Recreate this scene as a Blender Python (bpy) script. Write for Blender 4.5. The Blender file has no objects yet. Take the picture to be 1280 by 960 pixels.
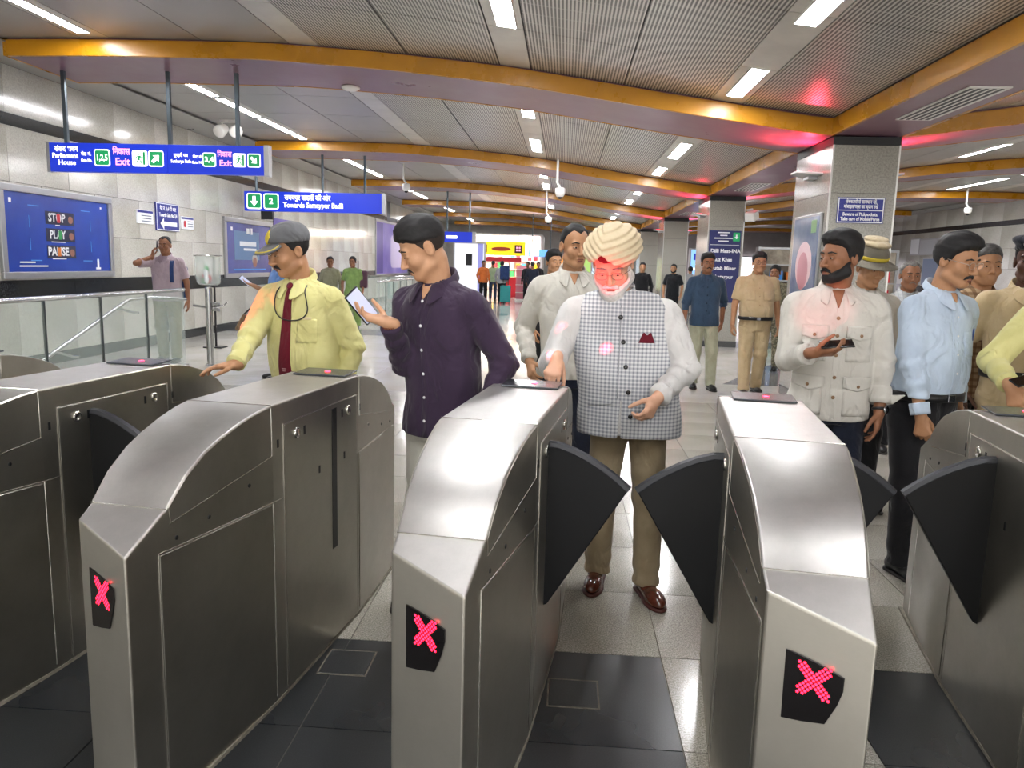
import bpy, bmesh, math, random
import numpy as np
from mathutils import Vector, Matrix
SC = bpy.context.scene
COL = SC.collection
random.seed(7)
PI = math.pi

# ------------------------------------------------------------------ camera
FPX, CAM_H = 961.0, 1.55
def nrm(v): return v/np.linalg.norm(v)
_yv = nrm(np.array([707-640, 332-480, FPX]))
_d = np.array([-.027, 1, 0.]); _d[2] = -(_yv[0]*_d[0]+_yv[1]*_d[1])/_yv[2]; _d = nrm(_d)
_zv = -_d; _xv = np.cross(_yv, _zv)
RC = np.stack([_xv, _yv, _zv], 1)                # photo-camera axes (x right, y down, z forward) from world axes
def ray(px, py): return RC.T @ np.array([(px-640)/FPX, (py-480)/FPX, 1.])
CO = np.array([0, 0, CAM_H])
def atz(px, py, z): r = ray(px, py); return CO+(z-CAM_H)/r[2]*r      # pixel on a horizontal plane
def aty(px, py, y): r = ray(px, py); return CO+y/r[1]*r              # pixel on a plane across the hall
def atx(px, py, x): r = ray(px, py); return CO+x/r[0]*r              # pixel on a wall plane
cam = bpy.data.cameras.new('camera'); camo = bpy.data.objects.new('camera', cam); COL.objects.link(camo)
M = Matrix.Identity(4)
for i in range(3):
    M[i][0] = RC[0, i]; M[i][1] = -RC[1, i]; M[i][2] = -RC[2, i]
M[2][3] = CAM_H
camo.matrix_world = M
cam.sensor_width = 36; cam.lens = FPX/1280*36; cam.clip_start = .05; cam.clip_end = 200
SC.camera = camo

# ------------------------------------------------------------------ world and exposure
W = bpy.data.worlds.new('world'); SC.world = W; W.use_nodes = True
W.node_tree.nodes['Background'].inputs[0].default_value = (1, .97, .93, 1)
W.node_tree.nodes['Background'].inputs[1].default_value = 1.05
vs = SC.view_settings; vs.view_transform = 'Standard'; vs.look = 'None'; vs.gamma = 1; vs.exposure = 1.4
LAMP = 36.0            # emission of the ceiling light panels

# ------------------------------------------------------------------ materials
MATS = {}
def srgb(h):
    if isinstance(h, str):
        h = h.lstrip('#'); h = [int(h[i:i+2], 16)/255 for i in (0, 2, 4)]
    return tuple(((c/12.92) if c <= .04045 else ((c+.055)/1.055)**2.4) for c in h)+(1,)
def mat(name, col, rough=.6, metal=0., emit=0., alpha=1., trans=0., spec=.5, coat=0., sss=0.):
    if name in MATS: return MATS[name]
    m = bpy.data.materials.new(name); m.use_nodes = True
    b = m.node_tree.nodes['Principled BSDF']
    c = srgb(col)
    b.inputs['Base Color'].default_value = c
    b.inputs['Roughness'].default_value = rough
    b.inputs['Metallic'].default_value = metal
    b.inputs['Specular IOR Level'].default_value = spec
    b.inputs['Coat Weight'].default_value = coat
    if emit:
        b.inputs['Emission Color'].default_value = c; b.inputs['Emission Strength'].default_value = emit
    if trans: b.inputs['Transmission Weight'].default_value = trans
    if alpha < 1: b.inputs['Alpha'].default_value = alpha
    if sss:
        b.inputs['Subsurface Weight'].default_value = sss; b.inputs['Subsurface Radius'].default_value = (.01, .004, .002)
        b.inputs['Subsurface Scale'].default_value = 1
    MATS[name] = m
    return m
def nodes(m): return m.node_tree.nodes, m.node_tree.links, m.node_tree.nodes['Principled BSDF']
def noise(m, scale, detail=4, rough=.6, stretch=(1, 1, 1), coord='Object'):
    N, L, b = nodes(m)
    tc = N.new('ShaderNodeTexCoord'); mp = N.new('ShaderNodeMapping'); mp.inputs['Scale'].default_value = stretch
    nz = N.new('ShaderNodeTexNoise'); nz.inputs['Scale'].default_value = scale
    nz.inputs['Detail'].default_value = detail; nz.inputs['Roughness'].default_value = rough
    L.new(tc.outputs[coord], mp.inputs[0]); L.new(mp.outputs[0], nz.inputs[0])
    return nz
def ramp(m, src, stops):
    N, L, b = nodes(m)
    r = N.new('ShaderNodeValToRGB')
    while len(r.color_ramp.elements) < len(stops): r.color_ramp.elements.new(.5)
    for e, (p, c) in zip(r.color_ramp.elements, stops):
        e.position = p; e.color = srgb(c) if not isinstance(c, (int, float)) else (c, c, c, 1)
    L.new(src, r.inputs[0]); return r
def mixc(m, fac, a, b_, mode='MIX'):
    N, L, b = nodes(m)
    x = N.new('ShaderNodeMix'); x.data_type = 'RGBA'; x.blend_type = mode
    if isinstance(fac, (int, float)): x.inputs[0].default_value = fac
    else: L.new(fac, x.inputs[0])
    for sock, val in ((x.inputs[6], a), (x.inputs[7], b_)):
        if isinstance(val, (tuple, list)): sock.default_value = val
        elif isinstance(val, str): sock.default_value = srgb(val)
        else: L.new(val, sock)
    return x.outputs[2]
def bump(m, h, strength=.3, dist=.01):
    N, L, b = nodes(m)
    bp = N.new('ShaderNodeBump'); bp.inputs['Strength'].default_value = strength; bp.inputs['Distance'].default_value = dist
    L.new(h, bp.inputs['Height']); L.new(bp.outputs[0], b.inputs['Normal'])
def noisy(name, c1, c2, scale, rough=.5, metal=0., stretch=(1, 1, 1), lo=.35, hi=.65, bmp=0, rr=None, detail=5, **k):
    """two-tone noise material"""
    if name in MATS: return MATS[name]
    m = mat(name, c1, rough, metal, **k); N, L, b = nodes(m)
    nz = noise(m, scale, detail, .65, stretch)
    r = ramp(m, nz.outputs[0], [(lo, c1), (hi, c2)])
    L.new(r.outputs[0], b.inputs['Base Color'])
    if rr:
        r2 = ramp(m, nz.outputs[0], [(.3, rr[0]), (.7, rr[1])]); L.new(r2.outputs[0], b.inputs['Roughness'])
    if bmp: bump(m, nz.outputs[0], bmp, .004)
    return m
def cloth(name, c, c2=None, rough=.85, wv=.25, fold=(7.5, .65)):
    if name in MATS: return MATS[name]
    m = mat(name, c, rough, spec=.25); N, L, b = nodes(m)
    nz = noise(m, 9, 5, .6)
    if c2:
        r = ramp(m, nz.outputs[0], [(.35, c), (.65, c2)]); L.new(r.outputs[0], b.inputs['Base Color'])
    n2 = noise(m, 420, 2, .5)
    bump(m, n2.outputs[0], wv, .002)
    n3 = noise(m, fold[0], 2.5, .55, (1.25, 1, .75)); n3.inputs['Distortion'].default_value = .7      # creases
    r3 = ramp(m, n3.outputs[0], [(.28, 0.), (.45, .55), (.52, .85), (.75, 1.)])
    bp = N.new('ShaderNodeBump'); bp.inputs['Strength'].default_value = fold[1]; bp.inputs['Distance'].default_value = .02
    L.new(r3.outputs[0], bp.inputs['Height']); wb = b.inputs['Normal'].links[0].from_node; L.new(bp.outputs[0], wb.inputs['Normal'])
    b.inputs['Sheen Weight'].default_value = .15
    return m

# ------------------------------------------------------------------ object helpers
def link(o, parent=None):
    COL.objects.link(o)
    if parent is not None: o.parent = parent
    return o
def tag(o, label=None, cat=None, group=None, kind=None):
    if label: o['label'] = label
    if cat: o['category'] = cat
    if group: o['group'] = group
    if kind: o['kind'] = kind
    return o
def empty(name, loc=(0, 0, 0), rz=0., label=None, cat=None, group=None):
    o = bpy.data.objects.new(name, None); COL.objects.link(o); o.location = loc; o.rotation_euler = (0, 0, rz)
    o.empty_display_size = .1
    return tag(o, label, cat, group)
def mesh_obj(name, verts, faces, m, parent=None, smooth=False, loc=None):
    me = bpy.data.meshes.new(name); me.from_pydata([tuple(map(float, v)) for v in verts], [], [tuple(map(int, f)) for f in faces]); me.update()
    if smooth: me.polygons.foreach_set('use_smooth', [True]*len(me.polygons))
    o = bpy.data.objects.new(name, me)
    if m: me.materials.append(m)
    if loc is not None: o.location = loc
    return link(o, parent)
def fast_mesh(name, V, Q, m, parent=None, smooth=True):
    """numpy quads to an object"""
    me = bpy.data.meshes.new(name)
    me.vertices.add(len(V)); me.vertices.foreach_set('co', np.asarray(V, np.float32).ravel())
    me.loops.add(len(Q)*4); me.loops.foreach_set('vertex_index', np.asarray(Q, np.int32).ravel())
    me.polygons.add(len(Q)); me.polygons.foreach_set('loop_start', np.arange(0, len(Q)*4, 4, dtype=np.int32))
    me.polygons.foreach_set('loop_total', np.full(len(Q), 4, np.int32))
    if smooth: me.polygons.foreach_set('use_smooth', np.ones(len(Q), bool))
    me.update(); me.validate()
    if m: me.materials.append(m)
    return link(bpy.data.objects.new(name, me), parent)
class MB:
    """collects simple solids into one mesh"""
    def __init__(s): s.v = []; s.f = []
    def add(s, vs, fs):
        n = len(s.v); s.v += [tuple(v) for v in vs]; s.f += [tuple(i+n for i in f) for f in fs]; return s
    def box(s, x0, x1, y0, y1, z0, z1):
        return s.add([(x0, y0, z0), (x1, y0, z0), (x1, y1, z0), (x0, y1, z0), (x0, y0, z1), (x1, y0, z1), (x1, y1, z1), (x0, y1, z1)],
                     [(3, 2, 1, 0), (4, 5, 6, 7), (0, 1, 5, 4), (1, 2, 6, 5), (2, 3, 7, 6), (3, 0, 4, 7)])
    def prism(s, poly, off):
        """closed polygon (list of 3D points) extruded by the vector off"""
        n = len(poly); o = Vector(off); p = [Vector(q) for q in poly]
        vs = p+[q+o for q in p]
        fs = [tuple(range(n))[::-1], tuple(range(n, 2*n))]+[(i, (i+1) % n, n+(i+1) % n, n+i) for i in range(n)]
        return s.add([tuple(q) for q in vs], fs)
    def tube(s, pts, r, n=10, cap=True, closed=False):
        P = [Vector(p) for p in pts]; k = len(P); rs = r if isinstance(r, (list, tuple)) else [r]*k
        base = len(s.v); up = None
        for i in range(k):
            if closed: d = P[(i+1) % k]-P[i-1]
            else: d = P[min(i+1, k-1)]-P[max(i-1, 0)]
            d.normalize()
            if up is None or abs(up.dot(d)) > .95: up = Vector((0, 0, 1)) if abs(d.z) < .9 else Vector((1, 0, 0))
            a = d.cross(up).normalized(); b = a.cross(d).normalized(); up = b
            for j in range(n):
                t = 2*PI*j/n; s.v.append(tuple(P[i]+a*(math.cos(t)*rs[i])+b*(math.sin(t)*rs[i])))
        for i in range(k if closed else k-1):
            for j in range(n):
                q = (i+1) % k
                s.f.append((base+i*n+j, base+i*n+(j+1) % n, base+q*n+(j+1) % n, base+q*n+j))
        if cap and not closed:
            s.f.append(tuple(base+j for j in range(n))[::-1]); s.f.append(tuple(base+(k-1)*n+j for j in range(n)))
        return s
    def lathe(s, prof, n=16, c=(0, 0, 0), axis='z'):
        base = len(s.v)
        for r, h in prof:
            for j in range(n):
                t = 2*PI*j/n; a, b = r*math.cos(t), r*math.sin(t)
                p = (a, b, h) if axis == 'z' else ((a, h, b) if axis == 'y' else (h, a, b))
                s.v.append((p[0]+c[0], p[1]+c[1], p[2]+c[2]))
        k = len(prof)
        for i in range(k-1):
            for j in range(n): s.f.append((base+i*n+j, base+i*n+(j+1) % n, base+(i+1)*n+(j+1) % n, base+(i+1)*n+j))
        s.f.append(tuple(base+j for j in range(n))[::-1]); s.f.append(tuple(base+(k-1)*n+j for j in range(n)))
        return s
    def build(s, name, m, parent=None, smooth=False, bevel=0, seg=2, loc=None):
        o = mesh_obj(name, s.v, s.f, m, parent, smooth, loc)
        bm = bmesh.new(); bm.from_mesh(o.data); bmesh.ops.recalc_face_normals(bm, faces=bm.faces); bm.to_mesh(o.data); bm.free()
        if bevel:
            md = o.modifiers.new('bevel', 'BEVEL'); md.width = bevel; md.segments = seg; md.limit_method = 'ANGLE'; md.angle_limit = .5
            md.harden_normals = False
        return o
def spline(pts, n=2):
    """corner-cut polyline"""
    P = [np.array(p, float) for p in pts]
    for _ in range(n):
        Q = [P[0]]
        for a, b in zip(P, P[1:]): Q += [a*.75+b*.25, a*.25+b*.75]
        P = Q+[P[-1]]
    return [tuple(p) for p in P]
def box(name, x0, x1, y0, y1, z0, z1, m, parent=None, bevel=0):
    return MB().box(x0, x1, y0, y1, z0, z1).build(name, m, parent, bevel=bevel)
def text(name, s, size, m, parent, mtx, align='CENTER', depth=.0015, bold=0., width=None):
    """lettering as a thin mesh lying in the XY plane of mtx"""
    cu = bpy.data.curves.new(name, 'FONT'); cu.body = s; cu.size = size; cu.align_x = align; cu.align_y = 'CENTER'
    cu.extrude = depth; cu.offset = bold*size; cu.resolution_u = 2
    t = bpy.data.objects.new(name, cu); COL.objects.link(t)
    bpy.context.view_layer.update()
    me = bpy.data.meshes.new_from_object(t.evaluated_get(bpy.context.evaluated_depsgraph_get()))
    bpy.data.objects.remove(t); bpy.data.curves.remove(cu)
    if width and len(me.vertices):
        xs = [v.co.x for v in me.vertices]; k = width/(max(xs)-min(xs))
        for v in me.vertices: v.co.x *= k
    me.materials.clear(); me.materials.append(m); me.name = name
    o = bpy.data.objects.new(name, me); link(o, parent); o.matrix_local = mtx
    return o
def frame_mtx(o, xdir, ydir):
    """matrix whose X runs along the text and Y up it"""
    x = Vector(xdir).normalized(); y = Vector(ydir).normalized(); z = x.cross(y)
    m = Matrix.Identity(4)
    for i in range(3): m[i][0] = x[i]; m[i][1] = y[i]; m[i][2] = z[i]; m[i][3] = o[i]
    return m
# ================================================================== THE SETTING
XM = 3.15                                        # line of the columns, axis of symmetry of the vaulted ceiling
_xs = np.array([-.5, .38, 1.99, 2.85, 3.8, 5.21, 6.55, 8.45, 9.45, 13]); _zs = np.array([3.07, 3.07, 3.29, 3.42, 3.56, 3.70, 3.79, 3.81, 3.80, 3.77])
_gx = np.linspace(0, 12, 481); _gz = np.interp(_gx, _xs, _zs); _k = np.ones(25)/25
_gz = np.convolve(np.pad(_gz, 12, 'edge'), _k, 'valid')
def zb(x): return float(np.interp(abs(x-XM), _gx, _gz))       # middle height of the yellow fascias
def zc(x): return zb(x)+.10                                    # ceiling sheet
def on_ceiling(px, py):
    z = 3.6
    for i in range(60): p = atz(px, py, z); z = .5*z+.5*zc(p[0])
    return p
XL, XR, YB, YF = -7.1, 13.4, -5.0, 46.0
BEAMS = [-5.5, 1.6, 8.7, 15.8, 22.9, 30.0, 37.1, 44.2]; BW = 1.3

# ---- floor
def granite(name, a, b, c, rough, rr=(.12, .3), sc=160):
    m = mat(name, a, rough); N, L, bs = nodes(m)
    n1 = noise(m, sc, 3, .7); n2 = noise(m, .9, 4, .6)
    r1 = ramp(m, n1.outputs[0], [(.36, a), (.5, b), (.64, c)])
    r2 = ramp(m, n2.outputs[0], [(.3, '#c9c4b8'), (.7, '#ffffff')])
    L.new(mixc(m, .8, r1.outputs[0], r2.outputs[0], 'MULTIPLY'), bs.inputs['Base Color'])
    r3 = ramp(m, n2.outputs[0], [(.3, rr[1]), (.7, rr[0])]); L.new(r3.outputs[0], bs.inputs['Roughness'])
    return m
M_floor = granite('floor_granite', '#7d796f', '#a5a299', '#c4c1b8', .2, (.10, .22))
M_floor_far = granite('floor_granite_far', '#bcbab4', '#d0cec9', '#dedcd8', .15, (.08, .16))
M_fdark = granite('floor_dark_granite', '#1c1f22', '#24272b', '#2f3236', .3, (.22, .42), 220)
M_fgrey = granite('floor_grey_granite', '#62666a', '#70747a', '#84888c', .2, (.1, .2))
M_grout = noisy('grout', '#5b574e', '#7d776a', 30, .9)
fl = box('floor', XL-.3, XR+.3, YB, YF+1, -.2, -.006, M_grout); tag(fl, kind='structure')
TX, TY, X0, Y0 = .635, .61, .44-.635*8, 2.93-.61*3
tile_cache = {}
def tile(x0, x1, y0, y1, m):
    g = .0022
    key = (round(x1-x0, 3), round(y1-y0, 3), m.name)
    if key not in tile_cache:
        o = MB().box(-(x1-x0)/2+g, (x1-x0)/2-g, -(y1-y0)/2+g, (y1-y0)/2-g, -.008, 0).build('tile', m, fl)
        tile_cache[key] = o.data
    else:
        o = bpy.data.objects.new('tile', tile_cache[key]); link(o, fl)
    o.location = ((x0+x1)/2, (y0+y1)/2, 0)
    return o
NI, NJ = 17, 13
for j in range(NJ):
    for i in range(NI):
        x0 = X0+(i-1)*TX; y0 = Y0+j*TY; xm = x0+TX/2
        if y0+.01 < 2.93: m = M_floor if .44 < xm < 1.0 else M_fdark
        elif 9.1 < y0+TY/2 < 9.9: m = M_fgrey
        else: m = M_floor
        tile(x0, x0+TX, y0, y0+TY, m)
xa, xb, ya, yb = X0-TX, X0+(NI-1)*TX, Y0, Y0+NJ*TY
def slab(x0, x1, y0, y1, m): return MB().box(x0+.002, x1-.002, y0+.002, y1-.002, -.008, 0).build('paving', m, fl)
def tiled_far(m):
    N, L, b = nodes(m)
    base = b.inputs['Base Color'].links[0].from_socket
    tc = N.new('ShaderNodeTexCoord'); br = N.new('ShaderNodeTexBrick'); br.offset = 0
    br.inputs['Scale'].default_value = 1; br.inputs['Mortar Size'].default_value = .003
    br.inputs['Brick Width'].default_value = TX*2; br.inputs['Row Height'].default_value = TY*2
    br.inputs['Color1'].default_value = (1, 1, 1, 1); br.inputs['Color2'].default_value = (.95, .95, .95, 1); br.inputs['Mortar'].default_value = (.6, .58, .54, 1)
    L.new(tc.outputs['Object'], br.inputs[0])
    L.new(mixc(m, 1., base, br.outputs[0], 'MULTIPLY'), b.inputs['Base Color'])
tiled_far(M_floor_far)
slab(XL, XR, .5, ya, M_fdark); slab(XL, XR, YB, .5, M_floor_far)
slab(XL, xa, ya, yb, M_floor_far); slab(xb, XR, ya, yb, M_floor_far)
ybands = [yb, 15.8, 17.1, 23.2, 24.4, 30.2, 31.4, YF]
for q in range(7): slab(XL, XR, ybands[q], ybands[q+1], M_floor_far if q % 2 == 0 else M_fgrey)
# diagonal grey inlay beyond the policeman
dq = [(1.2, 9.95), (3.6, 9.95), (6.0, 13.2), (4.2, 13.2), (2.4, 10.8)]
MB().prism([(x, y, -.004) for x, y in [(2.2, 10.6), (3.3, 10.6), (5.4, 14.6), (4.3, 14.6)]], (0, 0, .0052)).build('inlay', M_fgrey, fl)
# small service hatches set in the dark floor
for (cx, cy) in [(-.79, 2.745), (.085, 2.625)]:
    MB().box(cx-.088, cx+.088, cy-.088, cy+.088, -.002, .0025).build('hatch', M_fdark, fl, bevel=.002)
    for k in range(4):
        a = [(cx-.095, cx+.095, cy-.095, cy-.089), (cx-.095, cx+.095, cy+.089, cy+.095), (cx-.095, cx-.089, cy-.095, cy+.095), (cx+.089, cx+.095, cy-.095, cy+.095)][k]
        MB().box(*a, -.001, .0015).build('hatch_joint', M_grout, fl)

# ---- walls: polished granite cladding in large panels over dark courses
def wallstone(name, a, b, c):
    m = mat(name, a, .18); N, L, bs = nodes(m)
    n1 = noise(m, 55, 4, .7); r1 = ramp(m, n1.outputs[0], [(.35, a), (.5, b), (.65, c)])
    n2 = noise(m, .55, 3, .5); r2 = ramp(m, n2.outputs[0], [(.35, '#d8d6d0'), (.65, '#ffffff')])
    L.new(mixc(m, .8, r1.outputs[0], r2.outputs[0], 'MULTIPLY'), bs.inputs['Base Color'])
    bs.inputs['Roughness'].default_value = .13
    return m
M_wall = wallstone('wall_granite', '#b2b0a7', '#c0beb5', '#cac8bf')
M_wdark = wallstone('wall_dark_granite', '#1d1f21', '#26282a', '#303234')
M_col = wallstone('column_granite', '#8c8a82', '#9f9d95', '#aeaca4')
nodes(M_col)[2].inputs['Roughness'].default_value = .16
M_black = mat('black_gap', '#141416', .5)
wl = box('wall_left', XL-.3, XL-.012, YB, YF, -.006, 4.3, M_black); tag(wl, kind='structure')
wr = box('wall_right', XR+.012, XR+.3, YB, YF, -.006, 4.3, M_black); tag(wr, kind='structure')
COURSE = [(.0, .16, 'd'), (.16, .92, 'l'), (.92, 1.17, 'd'), (1.17, 1.80, 'l'), (1.80, 2.42, 'l'), (2.42, 3.12, 'l'), (3.12, 3.27, 'd'), (3.27, 3.86, 'l')]
pan = {}
def clad(parent, x, y0, y1, z0, z1, m, sgn):
    g = .003; key = (round(y1-y0, 3), round(z1-z0, 3), m.name)
    if key not in pan:
        o = MB().box(-.012, .012, -(y1-y0)/2+g, (y1-y0)/2-g, -(z1-z0)/2+g, (z1-z0)/2-g).build('panel', m, parent); pan[key] = o.data
    else: o = link(bpy.data.objects.new('panel', pan[key]), parent)
    o.location = (x-sgn*.012, (y0+y1)/2, (z0+z1)/2); return o
for par, x, sg, ylo, yhi in ((wl, XL, 1, 6.0, 30.0), (wr, XR, -1, 12.0, 34.0)):
    for z0, z1, c in COURSE:
        st = 1.2 if c == 'l' else 2.4
        y = ylo+(.6 if z0 > 1.5 and z0 < 2 else 0)
        while y < yhi:
            clad(par, x, y, min(y+st, yhi+.6), z0, z1, M_wall if c == 'l' else M_wdark, sg); y += st
        if ylo > YB: clad(par, x, YB, ylo+(.6 if z0 > 1.5 and z0 < 2 else 0), z0, z1, M_wall if c == 'l' else M_wdark, sg)
        clad(par, x, y, YF, z0, z1, M_wall if c == 'l' else M_wdark, sg)

# ---- ceiling: vaulted metal sheet, slotted panels, plain strips with light fittings
M_ceil = noisy('ceiling_metal_dull', '#9a9893', '#aaa8a3', 1.3, .35, .25, rr=(.25, .45))
M_strip = noisy('ceiling_strip', '#c3c0b8', '#d3d0c8', 2, .35, .3)
def slotted():
    m = mat('ceiling_slotted_panel', '#b0ada4', .32, .3); N, L, b = nodes(m)
    tc = N.new('ShaderNodeTexCoord'); sp = N.new('ShaderNodeSeparateXYZ'); L.new(tc.outputs['Object'], sp.inputs[0])
    def wave(sock, pitch, duty):
        a = N.new('ShaderNodeMath'); a.operation = 'MULTIPLY'; a.inputs[1].default_value = 1/pitch; L.new(sock, a.inputs[0])
        f = N.new('ShaderNodeMath'); f.operation = 'FRACT'; L.new(a.outputs[0], f.inputs[0])
        g = N.new('ShaderNodeMath'); g.operation = 'LESS_THAN'; g.inputs[1].default_value = duty; L.new(f.outputs[0], g.inputs[0]); return g.outputs[0]
    s1 = wave(sp.outputs[0], .031, .52); s2 = wave(sp.outputs[1], .25, .97)
    mu = N.new('ShaderNodeMath'); mu.operation = 'MULTIPLY'; L.new(s1, mu.inputs[0]); L.new(s2, mu.inputs[1])
    L.new(mixc(m, mu.outputs[0], srgb('#cfccc4'), srgb('#55524c')), b.inputs['Base Color'])
    inv = N.new('ShaderNodeMath'); inv.operation = 'SUBTRACT'; inv.inputs[0].default_value = 1; L.new(mu.outputs[0], inv.inputs[1])
    mm = N.new('ShaderNodeMath'); mm.operation = 'MULTIPLY'; mm.inputs[1].default_value = .4; L.new(inv.outputs[0], mm.inputs[0]); L.new(mm.outputs[0], b.inputs['Metallic'])
    bump(m, inv.outputs[0], .5, .004)
    return m
M_slot = slotted()
cx = np.linspace(XL, XR, 83)
v = []; f = []
for i, x in enumerate(cx):
    for y in (YB, YF):
        v += [(x, y, zc(x)+.03), (x, y, zc(x)+.25)]
for i in range(len(cx)-1):
    a = 4*i; f += [(a, a+2, a+6, a+4), (a+1, a+5, a+7, a+3), (a, a+4, a+5, a+1), (a+2, a+3, a+7, a+6)]
f += [(0, 1, 3, 2), (len(v)-4, len(v)-2, len(v)-1, len(v)-3)]
ce = mesh_obj('ceiling', v, f, M_black); tag(ce, kind='structure')
cpan = {}
def ceil_panel(x0, x1, y0, y1, m, name='ceiling_panel'):
    g = .006; key = (round(x0, 3), round(x1, 3), round(y1-y0, 3), m.name)
    if key not in cpan:
        n = max(1, int((x1-x0)/.5)); xs = np.linspace(x0+g, x1-g, n+1); mb = MB(); xm = (x0+x1)/2; vv = []
        for x in xs:
            for y in (-(y1-y0)/2+g, (y1-y0)/2-g):
                vv += [(x-xm, y, zc(x)-zc(xm)), (x-xm, y, zc(x)-zc(xm)+.018)]
        ff = []
        for i in range(n):
            a = 4*i; ff += [(a, a+2, a+6, a+4), (a+1, a+5, a+7, a+3), (a, a+4, a+5, a+1), (a+2, a+3, a+7, a+6)]
        ff += [(0, 1, 3, 2), (4*n, 4*n+2, 4*n+3, 4*n+1)]
        o = mb.add(vv, ff).build(name, m, ce); cpan[key] = o.data
    else: o = link(bpy.data.objects.new(name, cpan[key]), ce)
    xm = (x0+x1)/2; o.location = (xm, (y0+y1)/2, zc(xm)); return o
SW = .17                                          # half width of the strips
def bay_cols():
    out = []
    for sgn in (-1, 1):
        edges = [('s', .36, 1.33), ('p', 1.33, 1.67), ('s', 1.67, 2.60), ('s', 2.60, 3.60), ('p', 3.60, 3.94), ('s', 3.94, 4.95), ('s', 4.95, 5.92), ('p', 5.92, 6.26), ('d', 6.26, 7.25), ('d', 7.25, 8.28), ('p', 8.28, 8.62), ('d', 8.62, 10.2)]
        for k, a, b in edges:
            x0, x1 = XM+sgn*a, XM+sgn*b
            out.append((k, min(x0, x1), max(x0, x1)))
    return out
bay_cols_ = bay_cols()
for bi in range(len(BEAMS)-1):
    y0, y1 = BEAMS[bi]+BW, BEAMS[bi+1]
    near = y1 < 23.0 and y0 > 0
    cuts = [y0, y0+1.46, y0+2.92, y0+4.40, y1] if near else [y0, y1]
    for k, x0, x1 in bay_cols_:
        if x1 > XR: x1 = XR
        if x0 < XL: x0 = XL
        m = {'s': M_slot, 'p': M_strip, 'd': M_ceil}[k]
        nm = {'s': 'slotted_panel', 'p': 'strip_panel', 'd': 'plain_panel'}[k]
        if x0 > 3.15 and bi != 2: cc = [y0, y1]
        else: cc = cuts
        for q in range(len(cc)-1): ceil_panel(x0, x1, cc[q], cc[q+1], m, nm)

# ---- beams: mauve soffit with a yellow fascia on either side
M_mauve = noisy('mauve_soffit', '#7c5664', '#825c6b', 1.0, .32, 0, rr=(.26, .38))
M_yel = noisy('yellow_fascia', '#b47a0c', '#c48714', 1.6, .3, 0, rr=(.22, .36))
def strip_solid(xs, y0, y1, zlo, zhi):
    v = []; f = []
    for x in xs:
        for y in (y0, y1): v += [(x, y, zlo(x)), (x, y, zhi(x))]
    n = len(xs)-1
    for i in range(n):
        a = 4*i; f += [(a, a+2, a+6, a+4), (a+1, a+5, a+7, a+3), (a, a+4, a+5, a+1), (a+2, a+3, a+7, a+6)]
    f += [(0, 1, 3, 2), (4*n, 4*n+2, 4*n+3, 4*n+1)]
    return v, f
def cross_beam(i, y, side):
    if side < 0: xs = np.linspace(-6.35, XM-.36, 40)
    else: xs = np.linspace(XM+.36, 12.65, 40)
    t = empty('trim_%d' % i, (0, y, 0)); tag(t, kind='structure')
    MB().add(*strip_solid(xs, .02, BW-.02, lambda x: zb(x)-.085, lambda x: zc(x)+.1)).build('soffit', M_mauve, t)
    MB().add(*strip_solid(xs, -.025, .02, lambda x: zb(x)-.09, lambda x: zb(x)+.085)).build('fascia', M_yel, t, bevel=.006)
    MB().add(*strip_solid(xs, BW-.02, BW+.025, lambda x: zb(x)-.09, lambda x: zb(x)+.085)).build('fascia', M_yel, t, bevel=.006)
    xe = xs[0] if side < 0 else xs[-1]
    MB().box(min(xe, xe+side*.03), max(xe, xe+side*.03), -.025, BW+.025, zb(xe)-.09, zb(xe)+.085).build('end_cap', M_yel, t)
n = 1
for y in BEAMS:
    cross_beam(n, y, -1); n += 1
    cross_beam(n, y, 1); n += 1
# long beam over the columns, in lengths between the cross beams
for i in range(len(BEAMS)):
    y0 = BEAMS[i]; y1 = BEAMS[i+1] if i+1 < len(BEAMS) else YF
    t = empty('trim_%d' % n, (XM, y0, 0)); tag(t, kind='structure'); n += 1
    zz = zb(XM+.38)
    MB().box(-.345, .345, 0, y1-y0, zz-.085, zz+.3).build('soffit', M_mauve, t)
    for sg in (-1, 1):
        a = sg*.345; b = sg*.385
        MB().box(min(a, b), max(a, b), BW+.02, y1-y0-.02, zz-.09, zz+.085).build('fascia', M_yel, t, bevel=.006)
# ---- dark edge between ceiling and the left wall
for sg, X in ((-1, XL), (1, XR)):
    t = MB().box(min(X, X-sg*.75), max(X, X-sg*.75), YB, YF, 3.86, 3.875).build('trim_%d' % n, M_ceil); tag(t, kind='structure'); n += 1

# ---- columns
M_edge = mat('steel_edge', '#b9b8b4', .3, .9)
COLY = [8.7, 15.8, 22.9, 30.0, 37.1]
for i, y in enumerate(COLY):
    c = empty('column', (XM, y, 0), label=['first granite column, nearest the gates, carrying the pickpocket warning sign',
        'second granite column, with the tall blue direction board', 'third granite column behind the man in the black polo shirt',
        'fourth granite column, slim in the distance', 'farthest granite column before the shops'][i], cat='column', group='granite columns')
    MB().box(-.335, .335, .015, BW-.015, 0, 2.98).build('core', M_black, c)
    zc_ = [0, .12, .9, 1.65, 2.4, 2.90]
    for q in range(5):
        m = M_wdark if q == 0 else M_col
        g = .002
        for a in ((-.35, .35, 0, .02), (-.35, .35, BW-.02, BW), (-.35, -.33, .0205, BW-.0205), (.33, .35, .0205, BW-.0205)):
            MB().box(a[0], a[1], a[2], a[3], zc_[q]+g, zc_[q+1]-g).build('panel', m, c)
    for a in (-.352, .334):
        MB().box(a, a+.018, -.003, .012, .12, 2.90).build('edge_strip', M_edge, c)
    MB().box(-.352, .352, -.004, BW+.004, 2.902, 2.984).build('capital_band', M_black, c)
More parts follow.
